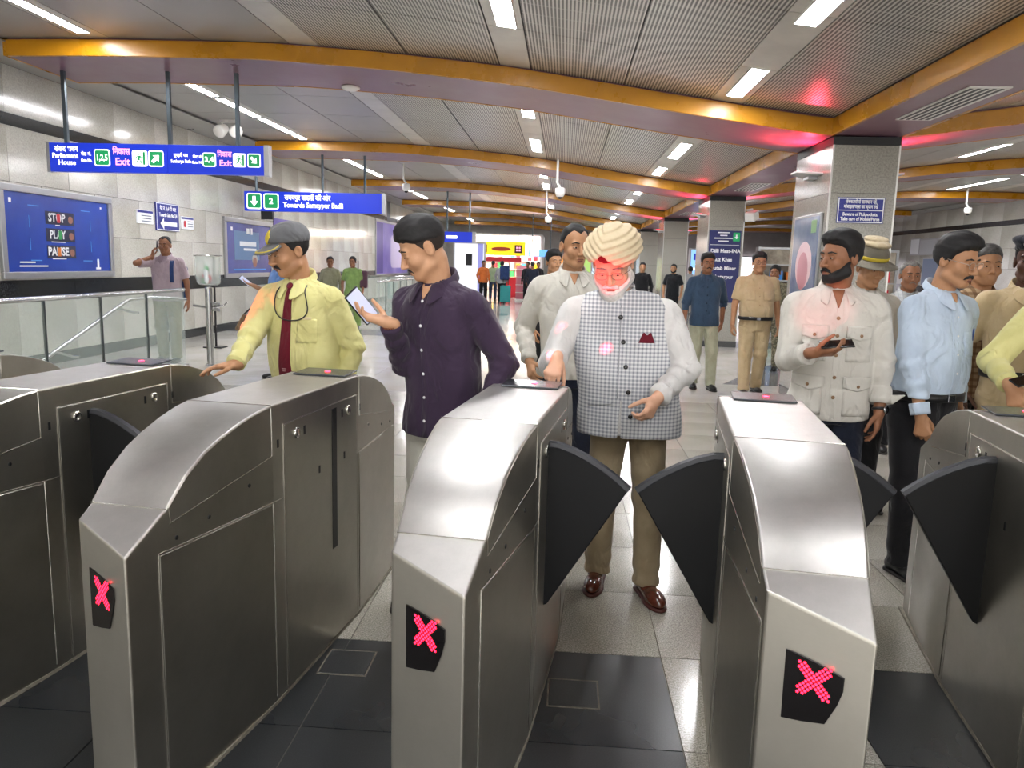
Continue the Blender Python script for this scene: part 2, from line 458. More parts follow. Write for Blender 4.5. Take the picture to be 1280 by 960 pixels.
# ================================================================== CEILING LIGHTS
M_lamp = mat('lamp_diffuser', '#f9f9fc', .4, emit=LAMP)
M_lampw = mat('lamp_diffuser_soft', '#fffaf2', .4, emit=LAMP)
M_white = mat('white_paint', '#e9e7e2', .4)
lamp_mesh = {}
def lamp(x, y0, y1, w, label, group):
    L = round(y1-y0, 2); key = (L, w, round(x, 1))
    t = empty('ceiling_light', (x, (y0+y1)/2, zc(x)), label=label, cat='light', group=group)
    sl = (zc(x+.05)-zc(x-.05))/.1; t.rotation_euler = (0, -math.atan(sl), 0)
    if key not in lamp_mesh:
        a = MB(); h = .012
        for (p, q, r, s_) in ((-w/2-.012, -w/2, -L/2-.012, L/2+.012), (w/2, w/2+.012, -L/2-.012, L/2+.012), (-w/2, w/2, -L/2-.012, -L/2), (-w/2, w/2, L/2, L/2+.012)): a.box(p, q, r, s_, -h-.004, .004)
        o1 = a.build('frame', M_white, t); o2 = MB().box(-w/2, w/2, -L/2, L/2, -h, .002).build('diffuser', M_lamp, t)
        lamp_mesh[key] = (o1.data, o2.data)
    else:
        link(bpy.data.objects.new('frame', lamp_mesh[key][0]), t); link(bpy.data.objects.new('diffuser', lamp_mesh[key][1]), t)
    return t
ORD = ['first', 'second', 'third', 'fourth', 'fifth', 'sixth', 'seventh', 'eighth', 'ninth', 'tenth', 'eleventh', 'twelfth', 'thirteenth', 'fourteenth', 'fifteenth', 'sixteenth']
def row(x, segs, w, where, grp):
    vis = 0; hid = 0
    for a, b in segs:
        if b > 7.2: lab = '%s light from the front in the row %s' % (ORD[min(vis, 15)], where); vis += 1
        else: lab = '%s light behind the camera in the row %s' % (ORD[hid], where); hid += 1
        lamp(x, a, b, w, lab, grp)
row(-5.29, [(-3.2, -1.8), (.2, 1.6), (3.6, 4.8), (7.35, 8.45), (10.35, 11.6), (11.78, 13.2), (13.4, 14.9), (15.05, 15.55), (18.4, 20.2), (20.4, 22.0), (24.8, 26.4), (27.0, 29.2), (32.0, 34.0), (34.5, 36.2), (38.6, 41), (41.4, 43.6)], .13, 'beside the left wall', 'long lights beside the left wall')
row(-.60, [(-3.5, -2.4), (.2, 1.3), (3.2, 4.3), (6.1, 7.24), (10.6, 11.5), (13.45, 14.85), (18.0, 19.2), (20.6, 21.9), (25.0, 26.2), (27.8, 29.0), (32.2, 33.4), (39.2, 40.4)], .17, 'over the middle gate', 'lights over the middle of the hall')
row(1.66, [(-3.5, -2.4), (.1, 1.3), (5.0, 6.0), (7.28, 8.38), (11.5, 13.0), (14.2, 15.3), (18.2, 19.4), (21.0, 22.2), (25.4, 26.6), (28.2, 29.4), (32.4, 33.6)], .15, 'left of the columns', 'lights left of the columns')
row(6.95, [(.1, 1.3), (4.6, 5.8), (6.8, 8.1), (10.4, 11.7), (13.2, 14.6), (17.6, 18.8), (20.2, 21.6), (24.8, 26.2)], .15, 'right of the columns', 'lights right of the columns')
row(10.4, [(13.0, 14.4), (17.6, 18.9), (19.6, 20.9), (21.1, 22.4), (24.6, 26.0), (26.2, 27.9)], .14, 'beside the right wall', 'long lights beside the right wall')

# ================================================================== FARE GATES
GA = math.radians(7.5); GV = Vector((math.sin(GA), math.cos(GA), 0)); GU = Vector((math.cos(GA), -math.sin(GA), 0))
G3 = Vector((-.1733, 2.7086, 0)); PITCH = .8938
def gate_pt(k, u_, t_, z_): return G3+GU*(PITCH*k+u_)+GV*t_+Vector((0, 0, z_))
def steel(name, c1, c2, r0, r1, st):
    m = mat(name, c1, .3, 1.0); N, L, b = nodes(m)
    nz = noise(m, 5, 6, .7, (1, 1, 1)); n2 = noise(m, 40, 3, .6, st); n3 = noise(m, 1.6, 3, .6)
    r = ramp(m, nz.outputs[0], [(.3, c1), (.7, c2)]); L.new(r.outputs[0], b.inputs['Base Color'])
    x = mixc(m, .65, n2.outputs[0], n3.outputs[0]); rr = ramp(m, x, [(.3, r0), (.7, r1)]); L.new(rr.outputs[0], b.inputs['Roughness'])
    return m
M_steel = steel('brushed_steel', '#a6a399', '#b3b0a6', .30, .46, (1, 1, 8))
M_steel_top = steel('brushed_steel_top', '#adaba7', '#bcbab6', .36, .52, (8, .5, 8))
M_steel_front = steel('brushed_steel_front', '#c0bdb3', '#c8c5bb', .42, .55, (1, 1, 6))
M_seam = mat('bright_seam', '#e4e2dc', .2, 1.0)  # seams' edge glint is put into this pale colour; sensor rings share it
M_blk = mat('black_rubber', '#0c0d0f', .45)
M_flap = noisy('flap_skin', '#08090b', '#0c0e11', 3, .45, rr=(.4, .55), spec=.3)
M_flape = mat('flap_edge', '#26282d', .45)
M_glass_dark = mat('display_glass', '#0d0a0b', .12, coat=.5)
M_led = mat('red_led', '#ff1025', .4, emit=7.0)
M_kick = noisy('plinth_mastic', '#6b665a', '#8d877a', 25, .8)
T0, TL, TR, HG = .365, .93, 1.03, 1.067
def gw(t): return .155-max(0, abs(t)-T0)*.0385/.511
_pt = np.array([0, .365, .44, .53, .629, .707, .793, .876, .93, 1.03, 1.2]); _pz = np.array([HG, HG, 1.060, 1.043, 1.016, .988, .940, .866, .837, .783, .72])
def gz(t): return float(np.interp(abs(t), _pt, _pz))
ST = [0, .1, .365, .40, .44, .485, .53, .58, .629, .67, .707, .75, .793, .835, .876, .93]
def gate_section_pts():
    L = sorted(set([-t for t in ST]+ST)); lo = []; 
    left = [(-gw(t), t) for t in L]; right = [(gw(t), t) for t in L]
    left = left+[(-gw(TR), TR)]; right = [(gw(TR), -TR)]+right
    return L, left, right
def build_gate_body(t):
    """body: tapering sides, curved ends, slanted end faces"""
    L = sorted(set([-q for q in ST]+ST))
    lt = L+[TR]; rt = [-TR]+L
    v = []; f = []
    def side(ts, sg):
        idx = []
        for q in ts:
            v.append((sg*gw(q), q, .0)); v.append((sg*gw(q), q, gz(q))); idx.append((len(v)-2, len(v)-1))
        return idx
    li = side(lt, -1); ri = side(rt, 1)
    for ii, sg in ((li, -1), (ri, 1)):
        for a, b in zip(ii, ii[1:]): f.append((a[0], a[1], b[1], b[0]) if sg < 0 else (a[0], b[0], b[1], a[1]))
    # top: left index i matches right index i+1
    for i in range(len(L)-1): f.append((li[i][1], ri[i+1][1], ri[i+2][1], li[i+1][1]))
    f.append((li[0][1], ri[0][1], ri[1][1])); f.append((li[-2][1], ri[-1][1], li[-1][1]))
    f.append((li[0][0], ri[0][0], ri[0][1], li[0][1])); f.append((li[-1][0], li[-1][1], ri[-1][1], ri[-1][0]))
    f.append(tuple(a[0] for a in li)+tuple(a[0] for a in ri[::-1]))
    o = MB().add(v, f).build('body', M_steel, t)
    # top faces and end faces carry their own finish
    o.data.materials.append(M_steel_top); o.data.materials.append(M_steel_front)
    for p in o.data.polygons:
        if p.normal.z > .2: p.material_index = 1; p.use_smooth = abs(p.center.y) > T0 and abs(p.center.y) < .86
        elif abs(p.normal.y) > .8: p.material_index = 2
    md = o.modifiers.new('bevel', 'BEVEL'); md.width = .007; md.segments = 3; md.limit_method = 'ANGLE'; md.angle_limit = .6
    return o
def side_plate(name, poly, sg, m, t, proud=.0022, inset=0):
    """polygon of (t,z) lying on the side of the machine"""
    pts = [(sg*(gw(a)+.0001), a, b) for a, b in poly]
    return MB().prism(pts, (sg*proud, 0, 0)).build(name, m, t, bevel=.0009, seg=1)
def seam(name, pts, sg, t, r=.0014):
    return MB().tube([(sg*(gw(a)+.0012), a, b) for a, b in pts], r, 5).build(name, M_seam, t)
def offset_curve(d=.012):
    return [(-q, gz(q)-d) for q in (.376, .44, .53, .629, .707, .75, .793, .835, .868)]
def flap(t, sg, tf, z0=.0):
    root = sg*.150; n = 14
    fl_ = []
    # pivot low on the machine side, rounded top edge
    top = [(root, .945), (root+sg*.04, .944), (root+sg*.09, .928), (root+sg*.14, .905), (root+sg*.19, .876), (root+sg*.235, .845), (root+sg*.28, .808)]
    poly = top+[(root+sg*.274, .795), (root+sg*.02, .375), (root, .365)]
    p3 = [(a, tf-.017, b) for a, b in poly]
    o = MB().prism(p3, (0, .034, 0)).build('flap', M_flap, t, bevel=.004)
    MB().tube([(a, tf, b-.004) for a, b in top], .0185, 8).build('edge', M_flape, o)
    MB().box(min(sg*.1552, sg*.1580), max(sg*.1552, sg*.1580), tf-.034, tf+.034, .33, .972).build('slot', M_blk, t)
    return o
disp = [(.055, .715), (.075, .713), (.125, .704), (.182, .688), (.1815, .655), (.172, .62), (.15, .568), (.10, .556), (.056, .549)]
def gate(k, label, flaps, red=()):
    t = empty('fare_gate', gate_pt(k, 0, 0, 0), -GA, label=label, cat='fare gate', group='steel fare gates in a row')
    build_gate_body(t)
    # plinth
    MB().box(-.150, .150, -T0, T0, -.002, .016).build('plinth', M_kick, t)
    MB().prism([(-.158, -T0, 0), (-.118, -.95, 0), (.118, -1.045, 0), (.158, -T0, 0), (.158, T0, 0), (.118, .95, 0), (-.118, 1.045, 0), (-.158, T0, 0)], (0, 0, .012)).build('sealant', M_kick, t)
    for sg in (-1, 1):
        for e in (-1, 1):
            A = [(a*-e if e > 0 else a, b) for a, b in offset_curve(.004)]
            tri = A+[((-e)*-.862 if False else e*.862, .828), (e*.376, .897)]
            tri = [(e*abs(a), b) for a, b in tri]
            side_plate('side_panel', tri, sg, M_steel, t)
            seam('seam', [(e*.372, 1.058), (e*.372, .895), (e*.865, .824)], sg, t)
            side_plate('lower_panel', [(e*.375, .728), (e*.908, .746), (e*.908, .022), (e*.375, .022)], sg, M_steel, t)
            seam('seam', [(e*.295, .733), (e*.372, .735), (e*.912, .752), (e*.912, .03)], sg, t)
            seam('seam', [(e*.369, .733), (e*.369, .03)], sg, t)
            for q, zz in ((.70, .79), (.84, .775), (.50, .83)):
                MB().lathe([(.0065, 0), (.0065, .003)], 10, axis='x').build('screw', M_blk, t, loc=(sg*(gw(q)+(0 if sg > 0 else .003)), e*q, zz))
        side_plate('centre_panel', [(-.288, .987), (.340, .987), (.340, .02), (-.288, .02)], sg, M_steel, t, .003)
        seam('seam', [(-.291, .03), (-.291, .990), (.343, .990), (.343, .03)], sg, t)
        for q in (-.20, .25):
            o = MB().lathe([(.021, 0), (.020, .006), (.013, .0085), (.011, .006), (.002, .006)], 18, axis='x').build('sensor', M_seam, t, smooth=True); o.location = (sg*.158, q, .94); o.scale = (sg, 1, 1)

            MB().box(-.002, .002, -.006, .006, -.016, .016).build('keyhole', M_blk, t, loc=(sg*.158, q+(.06 if q < 0 else -.06), .938))
        for q, zz in ((-.33, .93), (.378, .93), (-.02, .76), (.21, .76)):
            MB().box(-.002, .002, -.005, .005, -.014, .014).build('keyhole', M_blk, t, loc=(sg*(.158 if abs(q) < .3 else .155), q, zz))
    # cross seams on the curved tops, where the nose plate begins
    for e in (-1, 1):
        q = .876; MB().tube([(-gw(q), e*q, gz(q)+.0012), (gw(q), e*q, gz(q)+.0012)], .002, 5).build('seam', M_seam, t)
        q = .368; MB().tube([(-gw(q), e*q, gz(q)), (gw(q), e*q, gz(q))], .0016, 5).build('seam', M_seam, t)
    # display with the red cross on the slanted face towards the camera
    PL = Vector((-gw(TL), -TL, 0)); PR = Vector((gw(TR), -TR, 0)); d = (PR-PL).normalized(); nn = Vector((d.y, -d.x, 0))
    dp = MB().prism([tuple(PL+d*a+Vector((0, 0, b))+nn*.0005) for a, b in disp], nn*.004).build('display', M_glass_dark, t, bevel=.0012)
    mb = MB()
    for i in range(-6, 7):
        for j in range(-6, 7):
            if (i+j) % 2: continue
            if min(abs(i-j), abs(i+j)) <= 2:
                c = PL+d*(.120+i*.0055)+Vector((0, 0, .660+j*.0060))+nn*.0049
                mb.add([tuple(c+d*(.0036*math.cos(q*PI/3))+Vector((0, 0, .0036*math.sin(q*PI/3)))) for q in range(6)], [(0, 1, 2, 3, 4, 5)])
    led = mb.build('led_cross', M_led, dp)
    # card reader plate on the far end of the top
    rd = MB().prism([(-.105, .29, HG+.001), (.125, .29, HG+.001), (.125, .43, HG+.007), (-.105, .43, HG+.007)], (0, 0, .007)).build('card_reader', mat('reader_plate', '#3a3d42', .25), t, bevel=.003)
    MB().lathe([(.011, 0), (.012, .002)], 16).build('reader_lamp', mat('reader_red', '#ff2038', .4, emit=6.0), rd, loc=(.02, .36, HG+.0105))
    for en, size, tgt in red:                      # red reader light, plus added spots tinting the turbaned man's clothes
        sp_ = bpy.data.lights.new('reader_and_tint_beam', 'SPOT'); sp_.color = (1, .03, .07); sp_.energy = en; sp_.spot_size = size; sp_.spot_blend = .7; sp_.shadow_soft_size = .01
        so = bpy.data.objects.new('reader_and_tint_beam', sp_); link(so, rd); so.location = (.02, .36, HG+.024)
        src = gate_pt(k, .02, .36, HG+.024); dw = Vector([float(q) for q in tgt])-src; dl = Vector((dw.dot(GU), dw.dot(GV), dw.z)); so.rotation_euler = dl.to_track_quat('-Z', 'Y').to_euler()
    for sg, tf in flaps:
        if tf is not None: flap(t, sg, tf)
        else: MB().box(min(sg*.1555, sg*.1595), max(sg*.1555, sg*.1595), .092, .136, .40, .972).build('slot', M_blk, t)
    return t
gate(-3, 'leftmost fare gate, only its rounded steel end showing by the glass rail', [(1, .11)])
gate(-2, 'steel fare gate at the left edge with one black flap out', [(1, -.12), (-1, .11)], [(15, .30, (-1.56, 3.80, 1.28))])
gate(-1, 'steel fare gate below the man in the yellow shirt and tie, flap drawn in', [(1, None), (-1, -.12)])
gate(0, 'steel fare gate in the middle, touched by the man in the turban', [(1, -.12), (-1, None)], [(20, .36, aty(760, 344, 3.40)), (75, .095, aty(741, 443, 3.36)), (40, .13, aty(704, 412, 3.5))])  # two narrow spots added to put red patches on waistcoat and sleeve
gate(1, 'steel fare gate right of the turbaned man, flaps out on both sides', [(1, .11), (-1, -.12)], [(8, .30, aty(1026, 392, 3.86))])
gate(2, 'steel fare gate cut by the right edge of the picture', [(-1, .11), (1, -.12)])
# ================================================================== SIGNS, RAILS, FITTINGS
M_blue = mat('sign_blue', '#0b2bb0', .35, emit=.28); M_bluem = mat('sign_blue_matt', '#262f86', .4); M_sgreen = mat('sign_green', '#0c8a50', .4, emit=.22); M_swhite = mat('sign_white', '#ffffff', .5, emit=.55); M_spink = mat('sign_pink', '#ff9fc0', .5, emit=.45)
M_pw = mat('print_white', '#eceef2', .6); M_pr = mat('print_red', '#c8303a', .6); M_pg = mat('print_green', '#2f9a52', .6); M_po = mat('print_orange', '#d97a2c', .6); M_pc = mat('print_cyan', '#3f8fe0', .6)
M_alu = mat('aluminium', '#a9abad', .35, .9); M_rod = mat('rod_steel', '#5d676e', .3, .8)
XD, ZD, YD = (1, 0, 0), (0, 0, 1), (0, 1, 0)
def rrect(name, c, w, h, r, m, par, xd=XD, yd=ZD, d=.003):
    pts = []; X = Vector(xd); Y = Vector(yd); N_ = X.cross(Y); n = 5
    for sx, sy, a0 in ((1, 1, 0), (-1, 1, PI/2), (-1, -1, PI), (1, -1, 1.5*PI)):
        for i in range(n):
            a = a0+PI/2*i/(n-1); pts.append(Vector(c)+X*(sx*(w/2-r)+r*math.cos(a))+Y*(sy*(h/2-r)+r*math.sin(a)))
    return MB().prism(pts, N_*d).build(name, m, par)
def poly(name, c, pts, m, par, xd=XD, yd=ZD, d=.002):
    X = Vector(xd); Y = Vector(yd); return MB().prism([Vector(c)+X*a+Y*b for a, b in pts], X.cross(Y)*d).build(name, m, par)
def word(s, c, size, m, par, xd=XD, yd=ZD, al='CENTER', bold=.02, width=None):
    return text('lettering', s, size, m, par, frame_mtx(c, xd, yd), al, .0008, bold, width)
ARROW = [(-.032, -.10), (.032, -.10), (.032, .0), (.088, .0), (0, .10), (-.088, .0), (-.032, .0)]
def arrow(c, s, ang, m, par, xd=XD, yd=ZD):
    ca, sa = math.cos(ang), math.sin(ang); return poly('arrow', c, [((a*ca-b*sa)*s*5, (a*sa+b*ca)*s*5) for a, b in ARROW], m, par, xd, yd)
def icon(c, w, par, kind, lab=None, ang=0.):
    c = Vector(c); f = Vector((0, -1, 0))
    rrect('icon_border', c, w, w, w*.14, M_swhite, par); rrect('icon', c+f*.004, w*.86, w*.86, w*.10, M_sgreen if kind != 'man' else M_swhite, par)
    if kind == 'arrow': arrow(c+f*.008, w*.62, ang, M_swhite, par)
    elif kind == 'num': word(lab, c+f*.009, w*.52, M_swhite, par, width=w*.66 if len(lab) > 1 else None)
    else:
        rrect('door', c+f*.007+Vector((w*.30, 0, 0)), w*.14, w*.80, .002, M_sgreen, par); g = c+f*.008; k = w
        MB().lathe([(.06*k, 0), (.06*k, .002)], 12, axis='y').build('figure_head', M_sgreen, par, loc=tuple(g+Vector((-.02*k, -.002, .26*k))))
        for q in ([(-.06, .16), (.06, .18), (.02, -.08), (-.10, -.06)], [(-.06, -.06), (.02, -.08), (.12, -.16), (.20, -.34), (.12, -.36), (.05, -.20)], [(-.10, -.06), (-.02, -.08), (-.10, -.24), (-.28, -.28), (-.27, -.20), (-.16, -.17)], [(-.06, .16), (-.22, .12), (-.26, -.02), (-.20, -.03), (-.17, .07), (-.05, .10)], [(.05, .17), (.16, .06), (.26, .08), (.26, .02), (.14, -.01), (.03, .08)]):
            poly('figure', g, [(a*k, b*k) for a, b in q], M_sgreen, par)
# ---- first hanging sign: exits
y = 9.33; t = empty('exit_sign', (0, 0, 0), label='long blue hanging exit sign with green gate numbers, nearest the camera', cat='sign')
for x0, x1 in ((-6.36, -4.87), (-4.865, -3.67)):
    MB().box(x0, x1, y, y+.10, 2.53, 2.87).build('panel', M_blue, t, bevel=.004)
MB().box(-3.67, -3.61, y, y+.10, 2.52, 2.88).build('end_cap', M_alu, t); MB().box(-6.40, -6.36, y, y+.10, 2.52, 2.88).build('end_cap', M_alu, t)
for px in (82, 212, 297):
    xx = aty(px, 150, 9.38)[0]; MB().box(xx-.022, xx+.022, y+.03, y+.07, 2.86, zb(xx)-.083).build('hanger', M_rod, t)
F = y-.002
word('संसद भवन', (-6.14, F, 2.795), .085, M_swhite, t, width=.30); word('Parliament', (-6.16, F, 2.715), .085, M_swhite, t, width=.33); word('House', (-6.14, F, 2.635), .085, M_swhite, t)
word('गेट नं.', (-5.89, F, 2.74), .055, M_swhite, t, width=.13); word('Gate No.', (-5.89, F, 2.665), .055, M_swhite, t, width=.14)
icon((-5.69, y, 2.70), .20, t, 'num', '1,2,5'); word('िनकास', (-5.445, F, 2.775), .11, M_spink, t, width=.22); word('Exit', (-5.435, F, 2.655), .12, M_spink, t)
icon((-5.215, y, 2.70), .19, t, 'man'); icon((-5.01, y, 2.70), .19, t, 'arrow', ang=-PI/4)
word('सुनहरी पथ', (-4.70, F, 2.745), .055, M_swhite, t, width=.18); word('Sunherya Path', (-4.70, F, 2.675), .055, M_swhite, t, width=.25)
word('गेट नं.', (-4.49, F, 2.73), .045, M_swhite, t, width=.12); word('Gate No.', (-4.49, F, 2.665), .045, M_swhite, t, width=.15)
icon((-4.345, y, 2.70), .165, t, 'num', '3,4'); word('िनकास', (-4.155, F, 2.765), .09, M_spink, t, width=.18); word('Exit', (-4.145, F, 2.66), .10, M_spink, t)
icon((-3.97, y, 2.70), .16, t, 'man'); icon((-3.79, y, 2.70), .16, t, 'arrow', ang=-3*PI/4)
# ---- second hanging sign: platform 2
y = 16.4; t = empty('platform_sign', (0, 0, 0), label='blue hanging sign reading Towards Samaypur Badli with green platform number 2', cat='sign')
MB().box(-6.9, -3.92, y, y+.12, 2.53, 2.94).build('panel', M_blue, t, bevel=.004)
MB().box(-3.92, -3.85, y-.01, y+.13, 2.52, 2.95).build('end_cap', M_alu, t)
for px in (320, 403, 456):
    xx = aty(px, 225, 16.45)[0]; MB().tube([(xx, y+.06, 2.93), (xx, y+.06, zb(xx)-.083)], .028, 8).build('hanger', M_rod, t)
MB().box(-6.55, -6.30, y+.02, y+.12, 2.36, 2.53).build('bracket', M_blk, t)
icon((-6.68, y, 2.735), .33, t, 'arrow', ang=PI); icon((-6.31, y, 2.735), .33, t, 'num', '2')
word('समयपुर बादली की ओर', (-5.52, y-.002, 2.82), .15, M_swhite, t, width=1.0); word('Towards Samaypur Badli', (-5.40, y-.002, 2.665), .15, M_swhite, t, width=1.30)
# ---- third, far blue sign
y = 24.0; t = empty('far_direction_sign', (0, 0, 0), label='small blue hanging sign behind the plum-shirted man, before the shop', cat='sign')
MB().box(-3.84, -2.91, y, y+.1, 2.17, 2.49).build('panel', M_blue, t); MB().box(-2.91, -2.80, y, y+.1, 2.16, 2.5).build('end_cap', M_alu, t)
for xx in (-3.7, -3.0): MB().tube([(xx, y+.05, 2.48), (xx, y+.05, zc(xx)+.02)], .03, 8).build('hanger', M_rod, t)
rrect('print', (-3.55, y-.001, 2.33), .35, .09, .02, M_swhite, t)

# ---- posters on the left wall
def wall_board(name, label, y0, y1, z0, z1, m, cat='poster', fr=.09, xo=.02):
    t = empty(name, (XL, (y0+y1)/2, (z0+z1)/2), label=label, cat=cat); a, b = (y1-y0)/2, (z1-z0)/2
    MB().box(.001, xo, -a, a, -b, b).build('sheet', m, t)
    if fr:
        for q in ((-a-fr, a+fr, b, b+fr), (-a-fr, a+fr, -b-fr, -b), (-a-fr, -a, -b, b), (a, a+fr, -b, b)): MB().box(.001, xo+.03, q[0], q[1], q[2], q[3]).build('frame', M_alu, t, bevel=.008)
    return t
M_poster1 = noisy('poster_blue', '#1d3a98', '#2346aa', 1.2, .25, bmp=.25); M_poster2 = noisy('poster_indigo', '#39428c', '#48549e', 1.4, .25, bmp=.3); M_poster3 = noisy('poster_violet', '#6b5fc0', '#9a8ad2', .9, .3)
t = wall_board('poster', 'blue framed poster reading STOP PLAY PAUSE on the left wall', 9.42, 11.66, 1.28, 2.30, M_poster1)
def lw(s, y, z, size, m, w=None, al='CENTER', par=None): return word(s, (.0295, y, z), size, m, par or t, YD, ZD, al, .03, w)
LN = [0]
def lrect(y, z, w, h, m, par=None, r=.004):
    LN[0] += 1; return rrect('print', (.0205+(LN[0] % 20)*.0004, y, z), w, h, r, m, par or t, YD, ZD, .0006)
M_pdark = mat('print_dark', '#1c2040', .6)
for zz, s_, col, dy, w_ in ((.22, 'STOP', M_pr, .035, .36), (-.01, 'PLAY', M_pg, .055, .34), (-.24, 'PAUSE', M_po, .015, .44)):
    lrect(-.02, zz, .62, .175, M_pdark)
    lw(s_, -.10, zz, .16, M_pw, w_); rrect('print', (.0305, -.10+dy, zz), .07, .12, .008, col, t, YD, ZD, .0006)
    lrect(-.08, zz-.095, .3 if zz < .1 else .10, .012, M_pw); lrect(.21, zz-.01, .10, .10, mat('print_skin', '#9a6a5a', .7), r=.04)
for q in (-1, 1):
    for r_ in (-1, 1):
        lrect(q*.66, r_*.15, .012, .16, M_pc); lrect(q*.56, r_*.36, .22, .012, M_pc)
lrect(-.74, -.385, .30, .018, M_pw); lrect(-.62, -.435, .56, .018, M_pw)
lrect(.82, -.40, .05, .15, M_pw, r=.02); lrect(.82, -.47, .12, .03, M_pw); lrect(-.99, .40, .05, .06, M_pw); lrect(.95, .43, .04, .03, M_pw)
lrect(.72, -.565, .12, .045, M_po) ; lrect(.35, -.57, .06, .04, mat('print_rose', '#d9b3b3', .6))
t = wall_board('poster', 'framed indigo poster with a portrait on the left wall', 15.85, 18.3, 1.20, 2.27, M_poster2, fr=.10)
lrect(-.15, .06, 1.35, .62, mat('print_steel', '#5f7fa8', .5)); lrect(-.10, .10, .9, .10, M_pw); lrect(0, -.02, .7, .05, M_pw)
lrect(.25, -.24, .30, .20, mat('print_grey', '#c9c2bc', .6), r=.09); lrect(.25, -.30, .22, .22, MATS['print_skin'], r=.10); lrect(-.1, .38, .16, .12, M_pw); lrect(.1, .38, .10, .14, M_pw); lrect(-.95, .40, .10, .08, M_pw); lrect(0, -.46, 1.8, .03, M_pc)
t = wall_board('wall_notice', 'purple notice board beside the indigo poster', 18.55, 20.0, 1.55, 2.5, mat('notice_violet', '#4a3d92', .4), 'sign', 0)
for k in range(3): lrect(0, .25-k*.2, .9-.1*k, .09, M_pw)
t = wall_board('poster', 'tall violet and pink poster far along the left wall', 28.7, 34.5, 1.05, 3.0, M_poster3, fr=.08)
lrect(-2.3, 0, 1.0, 1.9, mat('notice_violet', '#4a3d92', .4)); lrect(.8, -.1, 2.6, 1.3, mat('print_lilac', '#c9bede', .6), r=.3)
for k in range(4): lrect(-2.3, .5-k*.28, .7-.06*k, .14, M_pw)
for k in range(6): lrect(.0+k*.45, -.35, .28, .7, mat('print_rose', '#d9b3b3', .6), r=.1)
t = wall_board('wall_notice', 'small white notice left of the arrow sign on the wall', 12.5, 13.0, 2.06, 2.28, M_pw, 'sign', 0); lrect(0, .085, .48, .04, M_bluem); 
for k in range(3): lrect(.03, .02-k*.045, .32, .014, mat('print_ink', '#5a6478', .6))
t = wall_board('arrow_sign', 'square blue wall sign with a white arrow pointing left', 13.1, 13.9, 1.97, 2.45, M_bluem, 'sign', 0)
for q in ((0, .225, .77, .012), (0, -.225, .77, .012), (-.385, 0, .012, .46), (.385, 0, .012, .46)): lrect(q[0], q[1], q[2], q[3], M_pw)
lw('गेट नं. 3,4 की ओर', 0, .14, .09, M_pw, .56); lw('Towards Gate No. 3,4', 0, .03, .09, M_pw, .62); arrow((.0295, -.16, -.12), .24, PI/2, M_pw, t, YD, ZD); lrect(.10, -.12, .40, .075, M_pw)
t = wall_board('wall_notice', 'small white notice with a red figure right of the arrow sign', 13.98, 14.46, 2.03, 2.26, M_pw, 'sign', 0); lrect(-.12, -.02, .08, .12, M_pr, r=.03); lrect(0, .085, .46, .035, M_bluem)
for k in range(3): lrect(.10, .03-k*.045, .20, .012, MATS['print_ink'])

# ---- pickpocket sign on the first column, tall board on the second
t = empty('warning_sign', (3.14, 8.7, 2.22), label='dark blue pickpocket warning sign on the first column', cat='sign')
MB().box(-.245, .245, -.012, -.001, -.135, .135).build('plate', M_bluem, t)
for q in ((0, .125, .47, .010), (0, -.125, .47, .010), (-.235, 0, .010, .26), (.235, 0, .010, .26), (0, .0, .47, .008)): rrect('print', (q[0], -.0122, q[1]), q[2], q[3], .001, M_pw, t, d=.0006)
word('जेबकतरों से सावधान रहें,', (0, -.0135, .090), .052, M_pw, t, width=.33); word('मोबाइल/पर्स का ध्यान रखें', (0, -.0135, .038), .052, M_pw, t, width=.36)
word('Beware of Pickpockets.', (0, -.0135, -.042), .050, M_pw, t, width=.37, bold=.03); word('Take care of Mobile/Purse', (0, -.0135, -.092), .050, M_pw, t, width=.41, bold=.03)
t = empty('station_board', (3.14, 15.8, 1.62), label='tall dark blue station list board on the second column', cat='sign')
MB().box(-.31, .31, -.02, -.001, -.72, .70).build('plate', mat('board_navy', '#1d2560', .4), t)
rrect('print', (.22, -.0205, .58), .13, .17, .01, M_sgreen, t, d=.001); arrow((.22, -.022, .58), .09, PI, M_pw, t)
for k, w_ in enumerate((.24, .14, .36, .20)): rrect('print', (-.03, -.0205, .66-k*.055), w_, .022, .004, M_pw, t, d=.0006)
rrect('print', (0, -.0205, .42), .56, .008, .001, M_pw, t, d=.0006)
for k, (s_, w_) in enumerate((('Dilli Haat-INA', .50), ('Hauz Khas', .36), ('Qutab Minar', .42), ('Chhatarpur', .40),)): word(s_, (-.27, -.0215, .30-k*.17), .10, M_pw, t, al='LEFT', bold=.03)
# ---- glazed picture on the side of the first column
t = empty('poster_case', (2.8, 9.3, 1.68), label='glazed pink and grey picture on the side of the first column', cat='poster')
MB().box(-.03, -.001, -.48, .50, -.55, .52).build('frame', M_alu, t, bevel=.006); MB().box(-.033, -.029, -.45, .47, -.52, .49).build('picture', noisy('picture_art', '#4f6488', '#8f9fb8', 2.2, .12, lo=.3, hi=.7), t)
XL_ = (0, -1, 0)
poly('print', (-.0335, .0, -.05), [(.30*math.cos(a), .30*math.sin(a)*.9) for a in np.linspace(0, 2*PI, 24, endpoint=False)], mat('print_pale_pink', '#e6c9cf', .3), t, XL_, ZD, .0005)
poly('print', (-.0342, .02, -.12), [(.20*math.cos(a), .22*math.sin(a)) for a in np.linspace(0, 2*PI, 20, endpoint=False)], mat('print_rose2', '#c98a98', .3), t, XL_, ZD, .0005)
poly('print', (-.0342, -.28, .38), [(-.09, -.07), (.09, -.07), (.09, .07), (-.09, .07)], mat('print_leaf', '#6fa06a', .4), t, XL_, ZD, .0005)

